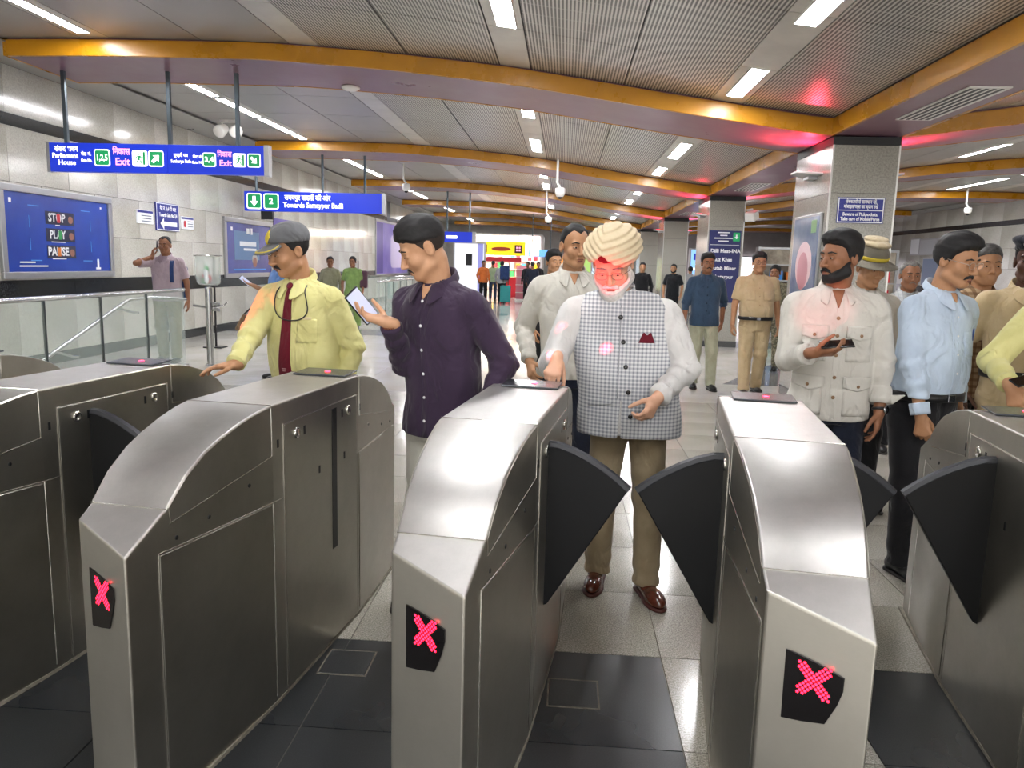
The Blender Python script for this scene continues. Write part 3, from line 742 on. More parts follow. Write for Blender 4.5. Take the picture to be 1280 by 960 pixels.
# ---- uplight shelves on the columns and the red wash they throw on the soffit
M_sconce = mat('uplight_shelf', '#cfd6d2', .2)
for i, yy in enumerate(COLY[:3]):
    for sg in (-1, 1):
        t = empty('uplight', (XM+sg*.35, yy+.55, 2.62), label='%s uplight shelf on the %s side of the %s column' % (('thin glass', 'left', ORD[i]) if sg < 0 else ('thin glass', 'right', ORD[i])), cat='light')
        MB().prism([(sg*.002, -.30, 0), (sg*.24, -.12, .035), (sg*.24, .12, .035), (sg*.002, .30, 0)], (0, 0, .022)).build('shelf', M_sconce, t, bevel=.004)
        MB().box(min(sg*.002, sg*.10), max(sg*.002, sg*.10), -.10, .10, -.03, .0).build('housing', M_alu, t)
        MB().box(min(sg*.06, sg*.16), max(sg*.06, sg*.16), -.08, .08, .050, .056).build('red_lamp', mat('red_uplight', '#ff2a45', .4, emit=4.), t)
        sp_ = bpy.data.lights.new('uplight_beam', 'SPOT'); sp_.color = (1, .04, .09); sp_.energy = 70; sp_.spot_size = 2.3; sp_.spot_blend = .8; sp_.shadow_soft_size = .05; sp_.specular_factor = .1
        so = bpy.data.objects.new('uplight_beam', sp_); link(so, t); so.location = (sg*.12, 0, .07); so.rotation_euler = Vector((sg*.45, -.12, 1)).to_track_quat('-Z', 'Y').to_euler()

# ---- glass balustrades
M_glass = bpy.data.materials.new('clear_glass'); M_glass.use_nodes = True; MATS['clear_glass'] = M_glass
gb = M_glass.node_tree.nodes['Principled BSDF']; gb.inputs['Base Color'].default_value = srgb('#dcefe6'); gb.inputs['Roughness'].default_value = .03; gb.inputs['Alpha'].default_value = .22
M_tube = mat('rail_steel', '#c4c5c4', .22, 1.)
def glass_rail(name, label, x, y0, y1, z, n, toptube=.028):
    t = empty(name, (x, y0, 0), label=label, cat='railing'); L = y1-y0
    MB().tube([(0, 0, z), (0, L, z)], toptube, 12).build('handrail', M_tube, t, smooth=True)
    for i in range(n): MB().box(-.008, .008, L*i/n+.012, L*(i+1)/n-.012, .04, z-.03).build('glass_pane', M_glass, t)
    for i in range(1, n): MB().box(-.012, .012, L*i/n-.012, L*i/n+.012, 0, z-.02).build('post', mat('post_dark', '#3c4243', .4), t)
    MB().box(-.04, .04, 0, L, 0, .05).build('base_channel', M_alu, t); return t
t = glass_rail('glass_balustrade', 'glass balustrade with round steel handrail beside the left wall', -5.25, 3.6, 10.35, 1.08, 7)
t = empty('rail_post', (-5.02, 10.62, 0), label='stout steel post at the end of the glass balustrade', cat='post')
MB().lathe([(.075, 0), (.075, .012), (.05, .02), (.05, 1.10), (.048, 1.115)], 18).build('post', M_tube, t, smooth=False); MB().tube([(-.05, 0, .83), (-.23, .0, .85)], .016, 8).build('arm', M_tube, t); MB().tube([(.05, 0, .83), (.20, .05, .86), (.24, .05, .90)], .014, 8).build('bracket', M_tube, t)
for zz in (.80, .88): MB().lathe([(.022, -.05), (.022, .05)], 10, (.10, 0, zz), 'x').build('fixing', M_tube, t)
t = empty('stair_handrail', (-5.95, 8.0, 0), label='steel stair handrail sloping down behind the glass balustrade', cat='railing')
MB().tube([(0, -.6, -.0), (.0, .2, .25), (0, 2.2, .93), (.1, 2.6, .95), (.60, 2.62, .93)], .024, 10).build('handrail', M_tube, t, smooth=True)
for yy, zz in ((.6, .39), (1.9, .83)): MB().tube([(0, yy, zz), (.22, yy, zz-.05), (.30, yy, zz-.05)], .016, 8).build('bracket', M_tube, t)
glass_rail('glass_balustrade', 'distant glass balustrade behind the plum-shirted man', -4.55, 18.6, 25.6, 1.04, 8)
t = empty('glass_balustrade', (-6.9, 25.6, 0), label='far cross balustrade of glass near the tall violet poster', cat='railing'); MB().tube([(0, 0, 1.04), (2.25, 0, 1.04)], .028, 10).build('handrail', M_tube, t, smooth=True)
for i in range(3): MB().box(i*.75+.02, i*.75+.73, -.008, .008, .04, 1.01).build('glass_pane', M_glass, t)

# ---- clear refuse bag on its ring stand
t = empty('litter_bag', (-5.95, 12.6, 0), label='clear plastic litter bag on a dark ring stand by the left wall', cat='litter bin')
M_bag = bpy.data.materials.new('clear_bag'); M_bag.use_nodes = True; MATS['clear_bag'] = M_bag; bb = M_bag.node_tree.nodes['Principled BSDF']; bb.inputs['Base Color'].default_value = srgb('#e6efe9'); bb.inputs['Roughness'].default_value = .15; bb.inputs['Alpha'].default_value = .32
def bagf(P):
    k = np.interp(P[:, 2], [1.06, 1.10, 1.2, 1.45, 1.56], [.13, .19, .21, .215, .22]).astype(F4); d = (np.sqrt(P[:, 0]**2+(P[:, 1]*1.15)**2)/k-1)*k*.8
    return np.maximum(d+.014*wrinkle(P, 4, 22, (1, 1, .3)), np.maximum(P[:, 2]-1.55, 1.07-P[:, 2]))
BAG = (t, bagf, M_bag)
MB().tube([(.222*math.cos(a), .2*math.sin(a), 1.555) for a in np.linspace(0, 2*PI, 24, endpoint=False)], .012, 7, closed=True).build('ring', M_tube, t)
MB().tube([(0, .21, 0), (0, .21, 1.56)], .018, 8).build('stand', M_blk, t); MB().box(-.16, .16, .05, .30, 0, .02).build('foot', M_blk, t)
for k in range(6): MB().lathe([(.02, -.06), (.05, 0), (.02, .06)], 8, (random.uniform(-.08, .08), random.uniform(-.06, .06), random.uniform(1.14, 1.34))).build('rubbish', [M_pw, M_pr, M_pg][k % 3], t)

# ---- ceiling fittings
t = empty('smoke_detector', (-2.72, 9.75, zb(-2.72)-.085), label='round white detector on the mauve soffit of the nearest beam', cat='detector'); MB().lathe([(.10, .0), (.115, -.015), (.11, -.03), (.07, -.05), (.01, -.055)], 22).build('dome', M_white, t, smooth=True)
t = empty('flood_lamp', (-5.95, 13.6, zc(-5.95)), label='pair of white flood lamps under the ceiling by the left wall', cat='light')
MB().box(-.16, .16, -.05, .05, -.04, 0).build('bracket', M_white, t)
for sx in (-.13, .13):
    q = MB().lathe([(.05, .12), (.07, .10), (.11, -.05), (.115, -.10), (.09, -.11)], 16, (0, 0, 0), 'y').build('lamp_head', M_white, t, smooth=True); q.location = (sx, -.02, -.17); q.rotation_euler = (.5, 0, sx*2)
    MB().tube([(sx, 0, -.03), (sx, 0, -.16)], .014, 6).build('stem', M_white, t)
def cctv(label, x, y, drop):
    t = empty('security_camera', (x, y, zc(x)), label=label, cat='camera'); MB().tube([(0, 0, .02), (0, 0, -drop+.16), (.06, 0, -drop+.08)], .024, 8).build('stem', M_white, t); MB().lathe([(.07, .07), (.10, .05), (.10, -.04), (.07, -.10), (.02, -.12)], 16, (.06, 0, -drop)).build('housing', M_white, t, smooth=True); MB().lathe([(.05, -.10), (.035, -.14), (.005, -.15)], 14, (.06, 0, -drop)).build('dome', M_blk, t, smooth=True)
cctv('white security camera hanging from the ceiling above the turban', -.22, 15.4, .62); cctv('white security camera hanging farther down the hall', -.60, 22.4, .80); cctv('small security camera over the glass balustrade, above the plum-shirted man', -4.0, 19.0, .55); cctv('white security camera hanging by the right wall', 10.9, 22.4, .55)
t = empty('security_camera', (3.62, 15.7, 2.62), label='white box camera on the right of the second column', cat='camera'); q = MB().box(-.10, .10, -.16, .10, -.09, .09).build('housing', M_white, t, bevel=.02); q.rotation_euler = (.3, 0, -.6); MB().tube([(-.11, .05, .1), (0, .0, .12)], .02, 6).build('arm', M_white, t)
for yy, lab in ((6.4, 'slotted air grille in the mauve beam before the first column'), (13.4, 'slotted air grille in the mauve beam before the second column'), (20.4, 'slotted air grille in the beam before the third column')):
    t = empty('air_grille', (XM, yy, zb(XM+.38)-.086), label=lab, cat='air grille'); MB().box(-.11, .21, 0, 1.35, -.012, -.001).build('frame', M_white, t)
    for k in range(5): MB().box(-.09+k*.058, -.062+k*.058, .04, 1.31, -.0145, -.0115).build('slot', M_blk, t)

# ---- far end: end wall and lit shop
we = MB().box(XL, XR, YF, YF+.3, -.006, 4.3).build('wall_back', noisy('end_wall', '#8d8a86', '#a09d98', 1, .5)); tag(we, kind='structure')
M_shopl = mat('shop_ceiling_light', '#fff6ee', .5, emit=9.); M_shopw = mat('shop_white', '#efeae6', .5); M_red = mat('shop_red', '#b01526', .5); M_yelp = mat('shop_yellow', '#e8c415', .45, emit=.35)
t = empty('shop', (-3.0, 36.0, 0), label='brightly lit shop under a yellow signboard at the end of the hall', cat='shop')
MB().box(-1.75, -1.15, 0, .3, 0, 2.55).build('red_pier', M_red, t); MB().box(-1.7, 1.9, 3.0, 3.1, 0, 2.9).build('rear_wall', M_shopw, t); MB().box(1.8, 1.9, 0, 3.0, 0, 2.9).build('side_wall', M_shopw, t); MB().box(-1.75, -1.65, .3, 3.0, 0, 2.9).build('side_wall', M_shopw, t); MB().box(-1.75, 1.9, 0, 3.1, 2.85, 2.92).build('ceiling_slab', M_shopw, t)
for k in range(3): MB().box(-1.2+k*1.0, -.6+k*1.0, .4, 2.6, 2.82, 2.85).build('light_panel', M_shopl, t)
sg_ = MB().box(-1.12, 1.12, -.10, -.0, 1.94, 2.56).build('signboard', M_yelp, t, bevel=.01)
for xx in (-.82, .80): MB().box(xx-.17, xx+.17, -.115, -.10, 2.06, 2.42).build('emblem', mat('emblem_brown', '#3a2420', .5), sg_); 
for xx in (-.82, .80):
    for a in (-.06, .06):
        for b in (-.06, .06): MB().box(xx+a-.04, xx+a+.04, -.12, -.115, 2.24+b-.04, 2.24+b+.04).build('mark', M_spink, sg_)
MB().prism([(.45*math.cos(a), -.10, 2.23+.09*math.sin(a)) for a in np.linspace(0, 2*PI, 24, endpoint=False)], (0, -.012, 0)).build('name_plate', mat('print_brick', '#a8341c', .5), sg_)
MB().box(-.8, .95, -.05, 0, 1.66, 1.86).build('awning', M_red, t)
rs = random.Random(3); gm = [M_pr, M_pw, M_pg, M_po, M_pc, M_shopw, M_red, M_yelp]
for r_ in range(4):
    MB().box(-1.6, 1.75, 2.55, 2.98, .45+r_*.42, .47+r_*.42).build('shelf', M_shopw, t)
MB().box(-.1, 1.2, .5, 1.0, 0, .95).build('counter', M_red, t, bevel=.02)
for r_ in range(4):
    for k in range(11):
        q = box('packet', -4.5+k*.29, -4.5+k*.29+.2, 38.62, 38.8, .47+r_*.42, .47+r_*.42+rs.uniform(.16, .33), gm[rs.randrange(8)]); tag(q, '%s packet from the left on the %s shelf of the lit shop' % (ORD[k], ['lowest', 'second', 'third', 'top'][r_]), 'packet', 'packets on the %s shelf of the shop' % ['lowest', 'second', 'third', 'top'][r_])
t = empty('display_stand', (-1.75, 33.0, 0), label='pink and white display stand in front of the lit shop', cat='stand')
MB().box(-.35, .35, -.2, .2, 0, .08).build('base', M_shopw, t); MB().box(-.35, .35, .14, .2, .08, 1.5).build('back', mat('stand_pink', '#d98a98', .5), t)
for k in range(4): MB().box(-.34, .34, -.16, .14, .35+k*.33, .37+k*.33).build('shelf', M_shopw, t)
def lit_front(name, label, x0, x1, y, z0, z1, m, cat='stall'):
    t = empty(name, ((x0+x1)/2, y, 0), label=label, cat=cat); w = (x1-x0)/2
    MB().box(-w, w, 0, .25, z0, z1).build('panel', m, t); MB().box(-w-.06, -w, -.03, .28, 0, z1+.06).build('jamb', M_alu, t); MB().box(w, w+.06, -.03, .28, 0, z1+.06).build('jamb', M_alu, t); MB().box(-w, w, -.03, .28, z1, z1+.06).build('head', M_alu, t); MB().box(-w, w, 0, .25, 0, z0).build('plinth', M_wdark, t); return t
t = lit_front('ticket_kiosk', 'white kiosk front with a dark window behind the plum-shirted man', -4.9, -3.6, 34.2, .1, 2.4, mat('kiosk_white', '#dcdfe6', .4, emit=.25), 'kiosk'); MB().box(-.15, .12, -.02, -.001, 1.45, 1.95).build('window', M_black, t); MB().box(.38, .6, -.02, -.001, .1, 2.4).build('violet_panel', mat('kiosk_violet', '#8d8fd0', .4, emit=.2), t)
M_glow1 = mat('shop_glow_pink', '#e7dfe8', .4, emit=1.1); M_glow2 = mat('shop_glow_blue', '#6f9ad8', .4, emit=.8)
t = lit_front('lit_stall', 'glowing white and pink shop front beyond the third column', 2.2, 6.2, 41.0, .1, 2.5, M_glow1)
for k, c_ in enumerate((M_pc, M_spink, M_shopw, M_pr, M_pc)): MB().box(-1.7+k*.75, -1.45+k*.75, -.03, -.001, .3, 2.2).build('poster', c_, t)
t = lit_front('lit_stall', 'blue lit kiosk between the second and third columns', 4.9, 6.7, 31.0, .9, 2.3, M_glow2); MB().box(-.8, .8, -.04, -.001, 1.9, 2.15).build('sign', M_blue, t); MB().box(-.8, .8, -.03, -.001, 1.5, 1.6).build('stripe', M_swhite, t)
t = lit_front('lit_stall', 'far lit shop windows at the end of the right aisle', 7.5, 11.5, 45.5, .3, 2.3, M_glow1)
t = empty('display_board', (-1.08, 34.0, 2.05), label='blue and white display board hanging far down the hall', cat='display'); MB().box(-.55, .55, 0, .08, -.15, .15).build('screen', mat('display_blue', '#4a7ad0', .4, emit=.9), t); MB().box(-.5, -.1, -.01, 0, -.1, .1).build('text_field', M_swhite, t)
for xx in (-.4, .4): MB().tube([(xx, .04, .15), (xx, .04, zc(-1.08+xx)-2.05+.02)], .02, 6).build('hanger', M_rod, t)
for k, (xx, yy, m_) in enumerate(((.1, 38.0, M_po), (.9, 39.0, M_pg), (1.6, 40.0, M_pc))):
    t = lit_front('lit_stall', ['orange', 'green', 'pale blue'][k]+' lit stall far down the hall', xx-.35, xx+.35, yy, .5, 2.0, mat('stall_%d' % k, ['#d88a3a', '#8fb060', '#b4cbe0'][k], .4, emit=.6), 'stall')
t = lit_front('lit_stall', 'dim stall shelves far to the right of the hall behind the policeman', 5.0, 8.4, 20.5, .3, 2.1, noisy('stall_shelves', '#7d7365', '#b8ae9c', 3, .6), 'stall')
for r_ in range(4): MB().box(-1.6, 1.6, -.3, -.001, .5+r_*.4, .53+r_*.4).build('shelf', M_alu, t)
for r_ in range(3):
    for k in range(8):
        q = box('stock_box', 5.25+k*.38, 5.25+k*.38+.28, 20.24, 20.45, .535+r_*.4, .535+r_*.4+rs.uniform(.15, .32), gm[rs.randrange(7)]); tag(q, '%s box from the left on the %s shelf of the dim stall' % (ORD[k], ['lowest', 'second', 'third'][r_]), 'box', 'boxes on the %s shelf of the dim stall' % ['lowest', 'second', 'third'][r_])
# ---- right wall
t = empty('platform_sign', (10.2, 27.0, 2.62), label='blue hanging platform sign right of the first column', cat='sign'); MB().box(-.55, .55, 0, .1, -.22, .22).build('panel', M_blue, t); rrect('print', (0, -.001, -.13), .8, .07, .02, M_swhite, t)
for xx in (-.4, .4): MB().tube([(xx, .05, .2), (xx, .05, zc(10.2+xx)-2.62+.02)], .03, 6).build('hanger', M_blk, t)
def rboard(name, label, y0, y1, z0, z1, m, cat='sign'):
    t = empty(name, (XR, (y0+y1)/2, (z0+z1)/2), label=label, cat=cat); a, b = (y1-y0)/2, (z1-z0)/2; MB().box(-.03, -.001, -a, a, -b, b).build('sheet', m, t); MB().box(-.02, -.0005, -a-.05, a+.05, -b-.05, b+.05).build('frame', M_alu, t); return t
rboard('wall_notice', 'white notice with blue print on the right wall', 30.7, 31.4, 2.35, 2.9, M_pw); rboard('wall_panel', 'plain grey board on the right wall', 29.2, 30.6, 2.35, 2.85, mat('board_grey', '#b5b8bb', .4)); rboard('poster', 'framed blue-grey poster on the right wall behind the grey shirt', 26.2, 30.2, 1.2, 2.15, mat('poster_slate', '#5f7596', .3), 'poster')
# ================================================================== PEOPLE: implicit surfaces, meshed with surface nets
F4 = np.float32
def A3(*v): return np.array(v, F4)
def smin(a, b, k):
    h = np.clip(.5+.5*(b-a)/k, 0, 1); return b+(a-b)*h-k*h*(1-h)
def smax(a, b, k): return -smin(-a, -b, k)
def cap(P, a, b, ra, rb):
    a = np.asarray(a, F4); b = np.asarray(b, F4); d = b-a; L = float(d@d)+1e-9
    t = np.clip((P-a)@d/L, 0, 1); q = P-a-t[:, None]*d
    return np.sqrt((q*q).sum(1))-(ra+(rb-ra)*t)
def ell(P, c, r, R=None):
    q = P-np.asarray(c, F4)
    if R is not None: q = q@R
    r = np.asarray(r, F4); k0 = np.sqrt(((q/r)**2).sum(1)); k1 = np.sqrt(((q/(r*r))**2).sum(1))+1e-9
    return k0*(k0-1)/k1
def rotm(rx, ry, rz): return np.array(Matrix.Rotation(rz, 3, 'Z') @ Matrix.Rotation(ry, 3, 'Y') @ Matrix.Rotation(rx, 3, 'X'), dtype=F4)
def axis_mix(lo, hi, fine, h, hc):
    """grid line positions: step h inside the fine ranges, hc elsewhere, count a multiple of 4"""
    x = lo; out = [x]
    while x < hi:
        k = any(a-h <= x <= b for a, b in fine); st = h if k else hc
        if not k:
            nx = [a for a, b in fine if a > x]
            if nx and x+st > min(nx): st = max(h, min(nx)-x)
        x += st; out.append(x)
    while len(out) % 4: out.append(out[-1]+h)
    return np.array(out)
def surface_net(fn, lo, hi, h, axes=None):
    B = 4
    if axes is None:
        lo = np.asarray(lo, float); hi = np.asarray(hi, float)
        n = np.maximum(2, np.ceil((hi-lo)/(h*B)).astype(int)); axes = [lo[i]+h*np.arange(n[i]*B) for i in range(3)]
    ax = axes; n = np.array([len(a)//B for a in ax])
    blk = [a.reshape(-1, B) for a in ax]; cxs = [(q[:, 0]+q[:, -1])/2 for q in blk]
    hw = [(np.append(q[1:, 0], q[-1, -1])-q[:, 0])/2+1e-6 for q in blk]
    C = np.stack(np.meshgrid(*cxs, indexing='ij'), -1).reshape(-1, 3).astype(F4)
    dc = fn(C).reshape(n)
    rad = np.sqrt(hw[0][:, None, None]**2+hw[1][None, :, None]**2+hw[2][None, None, :]**2)
    act = np.abs(dc) < rad*1.9+.004
    Fv = np.repeat(np.repeat(np.repeat(dc, B, 0), B, 1), B, 2).astype(F4)
    m = np.repeat(np.repeat(np.repeat(act, B, 0), B, 1), B, 2); I = np.nonzero(m)
    P = np.stack([ax[0][I[0]], ax[1][I[1]], ax[2][I[2]]], 1).astype(F4)
    Fv[I] = fn(P)
    for a in range(3):
        for e in (0, -1):
            q = [slice(None)]*3; q[a] = e; Fv[tuple(q)] = np.maximum(Fv[tuple(q)], .001)
    s = Fv < 0
    cs = [slice(0, -1), slice(1, None)]
    any_ = np.zeros(tuple(d-1 for d in s.shape), bool); all_ = np.ones_like(any_)
    for i in (0, 1):
        for j in (0, 1):
            for k in (0, 1):
                q = s[cs[i], cs[j], cs[k]]; any_ |= q; all_ &= q
    cell = np.nonzero(any_ & ~all_); nc = len(cell[0])
    vid = np.full(any_.shape, -1, np.int32); vid[cell] = np.arange(nc)
    acc = np.zeros((nc, 3), F4); cnt = np.zeros(nc, F4); ci = np.stack(cell, 1)
    for i in (0, 1):
        for j in (0, 1):
            for k in (0, 1):
                o = np.array([i, j, k])
                for a in range(3):
                    if o[a]: continue
                    o2 = o.copy(); o2[a] = 1; p0 = ci+o; p1 = ci+o2
                    f0 = Fv[p0[:, 0], p0[:, 1], p0[:, 2]]; f1 = Fv[p1[:, 0], p1[:, 1], p1[:, 2]]; c = (f0 < 0) != (f1 < 0)
                    tt = np.where(c, f0/np.where(c, f0-f1, 1), 0).astype(F4); w = c.astype(F4)
                    for q in range(3): acc[:, q] += w*o[q]
                    acc[:, a] += w*tt; cnt += w
    fi = acc/cnt[:, None]+ci
    V = np.stack([np.interp(fi[:, q], np.arange(len(ax[q])), ax[q]) for q in range(3)], 1)
    Q = []
    for a in range(3):
        b, c = [(1, 2), (2, 0), (0, 1)][a]
        A = [slice(0, None)]*3; A[a] = slice(0, -1); Bq = [slice(0, None)]*3; Bq[a] = slice(1, None)
        s0, s1 = s[tuple(A)], s[tuple(Bq)]; e = np.stack(np.nonzero(s0 != s1), 1)
        e = e[(e[:, b] > 0) & (e[:, c] > 0) & (e[:, b] < s.shape[b]-1) & (e[:, c] < s.shape[c]-1)]
        def vv(db, dc_):
            q = e.copy(); q[:, b] -= db; q[:, c] -= dc_; return vid[q[:, 0], q[:, 1], q[:, 2]]
        quad = np.stack([vv(1, 1), vv(0, 1), vv(0, 0), vv(1, 0)], 1)
        fl_ = ~s0[e[:, 0], e[:, 1], e[:, 2]]
        quad[fl_] = quad[fl_][:, ::-1]; Q.append(quad)
    Q = np.concatenate(Q); Q = Q[(Q >= 0).all(1)]
    return V.astype(F4), Q
def sdf_obj(name, fn, lo, hi, h, m, parent):
    V, Q = surface_net(fn, lo, hi, h); return fast_mesh(name, V, Q, m, parent)
def wrinkle(P, seed, f=26., sq=(1, 1, 1)):
    rs = np.random.RandomState(seed); q = P*np.asarray(sq, F4); out = np.zeros(len(P), F4)
    for i in range(4):
        k = rs.normal(size=3); k = (k/np.linalg.norm(k)*f*(.6+.5*i)).astype(F4); k2 = rs.normal(size=3).astype(F4)*f*.35; ph = rs.rand()*6.28
        out += np.sin(q@k+1.6*np.sin(q@k2+ph)+ph)/(1+.6*i)
    return out/2.2
class Chain:
    """interpolates torso cross sections"""
    def __init__(s, rows): s.r = np.array(rows, float)
    def at(s, z): return [np.interp(z, s.r[:, 0], s.r[:, i]).astype(F4) for i in range(1, s.r.shape[1])]
    def d(s, P, e=2.4):
        a, b, ox, oy = s.at(P[:, 2]); x = np.abs(P[:, 0]-ox)/a; y = np.abs(P[:, 1]-oy)/b
        k = (x**e+y**e)**(1/e); d = (k-1)*np.minimum(a, b)
        zlo, zhi = s.r[0, 0], s.r[-1, 0]
        return np.maximum(d, np.maximum(zlo-P[:, 2], P[:, 2]-zhi))
def smooth_rows(rows, n=40):
    r = np.array(rows, float); z = np.linspace(r[0, 0], r[-1, 0], n); out = np.stack([z]+[np.interp(z, r[:, 0], r[:, i]) for i in range(1, r.shape[1])], 1)
    for _ in range(3):
        out[1:-1, 1:] = .25*out[:-2, 1:]+.5*out[1:-1, 1:]+.25*out[2:, 1:]
    return out
def ik(a, t, l1, l2, hint):
    a, t, hint = np.array(a, float), np.array(t, float), np.array(hint, float)
    d = t-a; L = np.linalg.norm(d); Lm = min(L, (l1+l2)*.998); d = d/L; t = a+d*Lm
    x = (l1*l1-l2*l2+Lm*Lm)/(2*Lm); hgt = math.sqrt(max(0, l1*l1-x*x)); q = hint-d*(hint@d); q = q/np.linalg.norm(q)
    return a+d*x+q*hgt, t

def near(P, c, r, fn):
    """evaluates fn only around the ball c,r; elsewhere the distance to the ball"""
    q = P-np.asarray(c, F4); d = np.sqrt((q*q).sum(1))-F4(r); out = d+F4(.02)
    i = np.nonzero(d < .03)[0]
    if len(i): out[i] = fn(P[i])
    return out.astype(F4)
# ---- heads
def head_fn(hs, o, ears=True):
    fat = o.get('fat', 0.)
    def fn(P):
        d = ell(P, (0, .012, .036), (.077, .096, .084))
        d = smin(d, ell(P, (0, -.022, -.042), (.058+fat*.4, .068, .078)), .03)
        d = smin(d, ell(P, (0, -.066, -.099), (.026, .022, .019)), .022)
        for s_ in (-1, 1):
            d = smin(d, ell(P, (s_*.040, -.058, -.030), (.026+fat*.4, .026, .026)), .02)
            d = smin(d, cap(P, (s_*(.052+fat*.5), .0, -.068), (s_*.018, -.060, -.100), .020, .016), .02)
        d = smin(d, cap(P, (-.036, -.078, .022), (.036, -.078, .022), .012, .012), .016)
        for s_ in (-1, 1): d = smax(d, -ell(P, (s_*.032, -.098, .001), (.019, .016, .012)), .010)
        for s_ in (-1, 1): d = smin(d, ell(P, (s_*.032, -.0775, .0), (.0155, .0105, .0100)), .004)
        d = smin(d, cap(P, (0, -.086, .010), (0, -.109, -.036), .0075, .0115), .009)
        for s_ in (-1, 1): d = smin(d, ell(P, (s_*.0125, -.098, -.040), (.009, .011, .008)), .006)
        d = smin(d, cap(P, (-.017, -.088, -.066), (.017, -.088, -.066), .0055, .0055), .008)
        d = smin(d, cap(P, (-.013, -.088, -.077), (.013, -.088, -.077), .0065, .0065), .006)
        d = smax(d, -cap(P, (-.022, -.099, -.0712), (.022, -.099, -.0712), .0045, .0045), .003)
        for s_ in ((-1, 1) if ears else ()):
            e = ell(P, (s_*.079, .014, -.006), (.011, .021, .032)); e = smax(e, -ell(P, (s_*.090, .008, -.002), (.010, .012, .020)), .006)
            d = smin(d, e, .008)
        return d
    return fn
HAIRLINE = {'short': ([-.11, -.075, -.055, -.035, -.018, .0, .02, .045, .1], [.074, .069, .060, .044, .012, -.012, -.018, -.052, -.07]),
            'fade': ([-.11, -.075, -.055, -.035, -.01, .02, .045, .10], [.062, .060, .050, .036, .030, .026, .018, .0]),
            'reced': ([-.11, -.075, -.045, -.02, .0, .02, .045, .10], [.112, .104, .09, .04, -.01, -.02, -.055, -.07]),
            'side': ([-.11, -.075, -.055, -.035, -.018, .0, .02, .045, .1], [.070, .066, .058, .042, .008, -.016, -.018, -.052, -.07]),
            'bun': ([-.11, -.075, -.045, -.01, .02, .045, .10], [.072, .062, .030, -.03, -.055, -.075, -.085])}
def hair_fn(hf, kind, t0, seed, top=.0):
    xs, zs = HAIRLINE[kind]
    def fn(P):
        z = P[:, 2]; zl = np.interp(P[:, 1], xs, zs).astype(F4)
        if kind in ('reced',): zl = zl-np.clip(.03-np.abs(P[:, 0]), 0, .03)*1.0*(P[:, 1] < -.02)
        zl = zl+.003*wrinkle(P, seed+1, 150)
        fr = np.clip(-P[:, 1]/.08, -1, 1)
        if t0 < .002: return smax(hf(P)-t0-.0006, zl-z, .004)
        if kind == 'fade':                          # close-cropped sides growing into a full swept top
            k = np.clip((z-.012)/.105, 0, 1); e = np.clip((z-zl)/.016, 0, 1); th = -.004+np.sqrt(e)*(.005+k*(.012+top)*(1+.35*fr))
        else:
            th = t0+np.clip((z-.03)/.09, 0, 1)*(.008+top)*(1+.3*fr)
            k = np.clip((z-zl)/.026, 0, 1); th = -.004+(th+.004)*np.sqrt(k)
        w = (.0042*wrinkle(P, seed, 55, (1, .4, 1))+.0024*wrinkle(P, seed+4, 120, (1, .35, 1)))*np.clip((th+.003)/.010, 0, 1)
        return smax(hf(P)-th+w, zl-.004-z, .006)
    return fn
def place(V, R, c): return (np.asarray(V)@R.T+np.asarray(c)).astype(F4)

# ---- hands
FING = [(.030, .088, .068, .0088), (.0105, .094, .076, .0090), (-.0095, .090, .071, .0086), (-.028, .081, .055, .0078)]
def hand_pts(w, d, n, side, curl, thumb, sc=1., spread=0.):
    d = nrm(np.array(d, float)); n = np.array(n, float); n = nrm(n-d*(n@d)); b = np.cross(d, n)*side; w = np.array(w, float)
    segs = []; kn = []
    for i, (lat, ln, L, r) in enumerate(FING):
        c = curl[i] if isinstance(curl, (list, tuple)) else curl
        k = w+d*ln*sc+b*lat*sc; kn.append(k); p = k; th = 0; sp = lat*spread
        for j, (fr, dt) in enumerate(((.44, .75), (.31, 1.05), (.25, .7))):
            th += c*dt; dirn = nrm(d*math.cos(th)+n*math.sin(th)+b*sp*4); q = p+dirn*L*fr*sc
            segs.append((p, q, r*sc*(1-.08*j), r*sc*(1-.08*(j+1)))); p = q
    t0 = w+d*.022*sc+b*.024*sc+n*.004
    a, bb = thumb                                   # a: out from the palm, bb: across the palm
    d1 = nrm(d*.75+b*a+n*bb); t1 = t0+d1*.042*sc; d2 = nrm(d*.95+b*a*.45+n*bb*.9); t2 = t1+d2*.034*sc; d3 = nrm(d*1.0+b*a*.1+n*bb*.9); t3 = t2+d3*.028*sc
    th = [(t0, t1, .0150*sc, .0110*sc), (t1, t2, .0105*sc, .0095*sc), (t2, t3, .0095*sc, .0078*sc)]
    return segs, kn, th, (w, d, n, b)
def hand_fn(segs, kn, th, fr, sc=1.):
    w, d, n, b = fr
    def fn(P):
        e = cap(P, w-d*.02, w+d*.02, .024*sc, .021*sc)
        for i, k in enumerate(kn):
            e = smin(e, cap(P, w+(k-w)*.12, k, .0165*sc, .0125*sc), .012)
        e = smin(e, cap(P, w+d*.02*sc+b*.016*sc+n*.006, w+d*.055*sc+b*.026*sc+n*.006, .016*sc, .012*sc), .01)
        f1 = None
        for a, c, ra, rb in segs:
            q = cap(P, a, c, ra, rb); f1 = q if f1 is None else np.minimum(f1, q)
        e = smin(e, f1, .0045)
        t = None
        for a, c, ra, rb in th:
            q = cap(P, a, c, ra, rb); t = q if t is None else smin(t, q, .003)
        return smin(e, t, .006)
    return fn
def bounds(pts, m): p = np.array(pts); return p.min(0)-m, p.max(0)+m

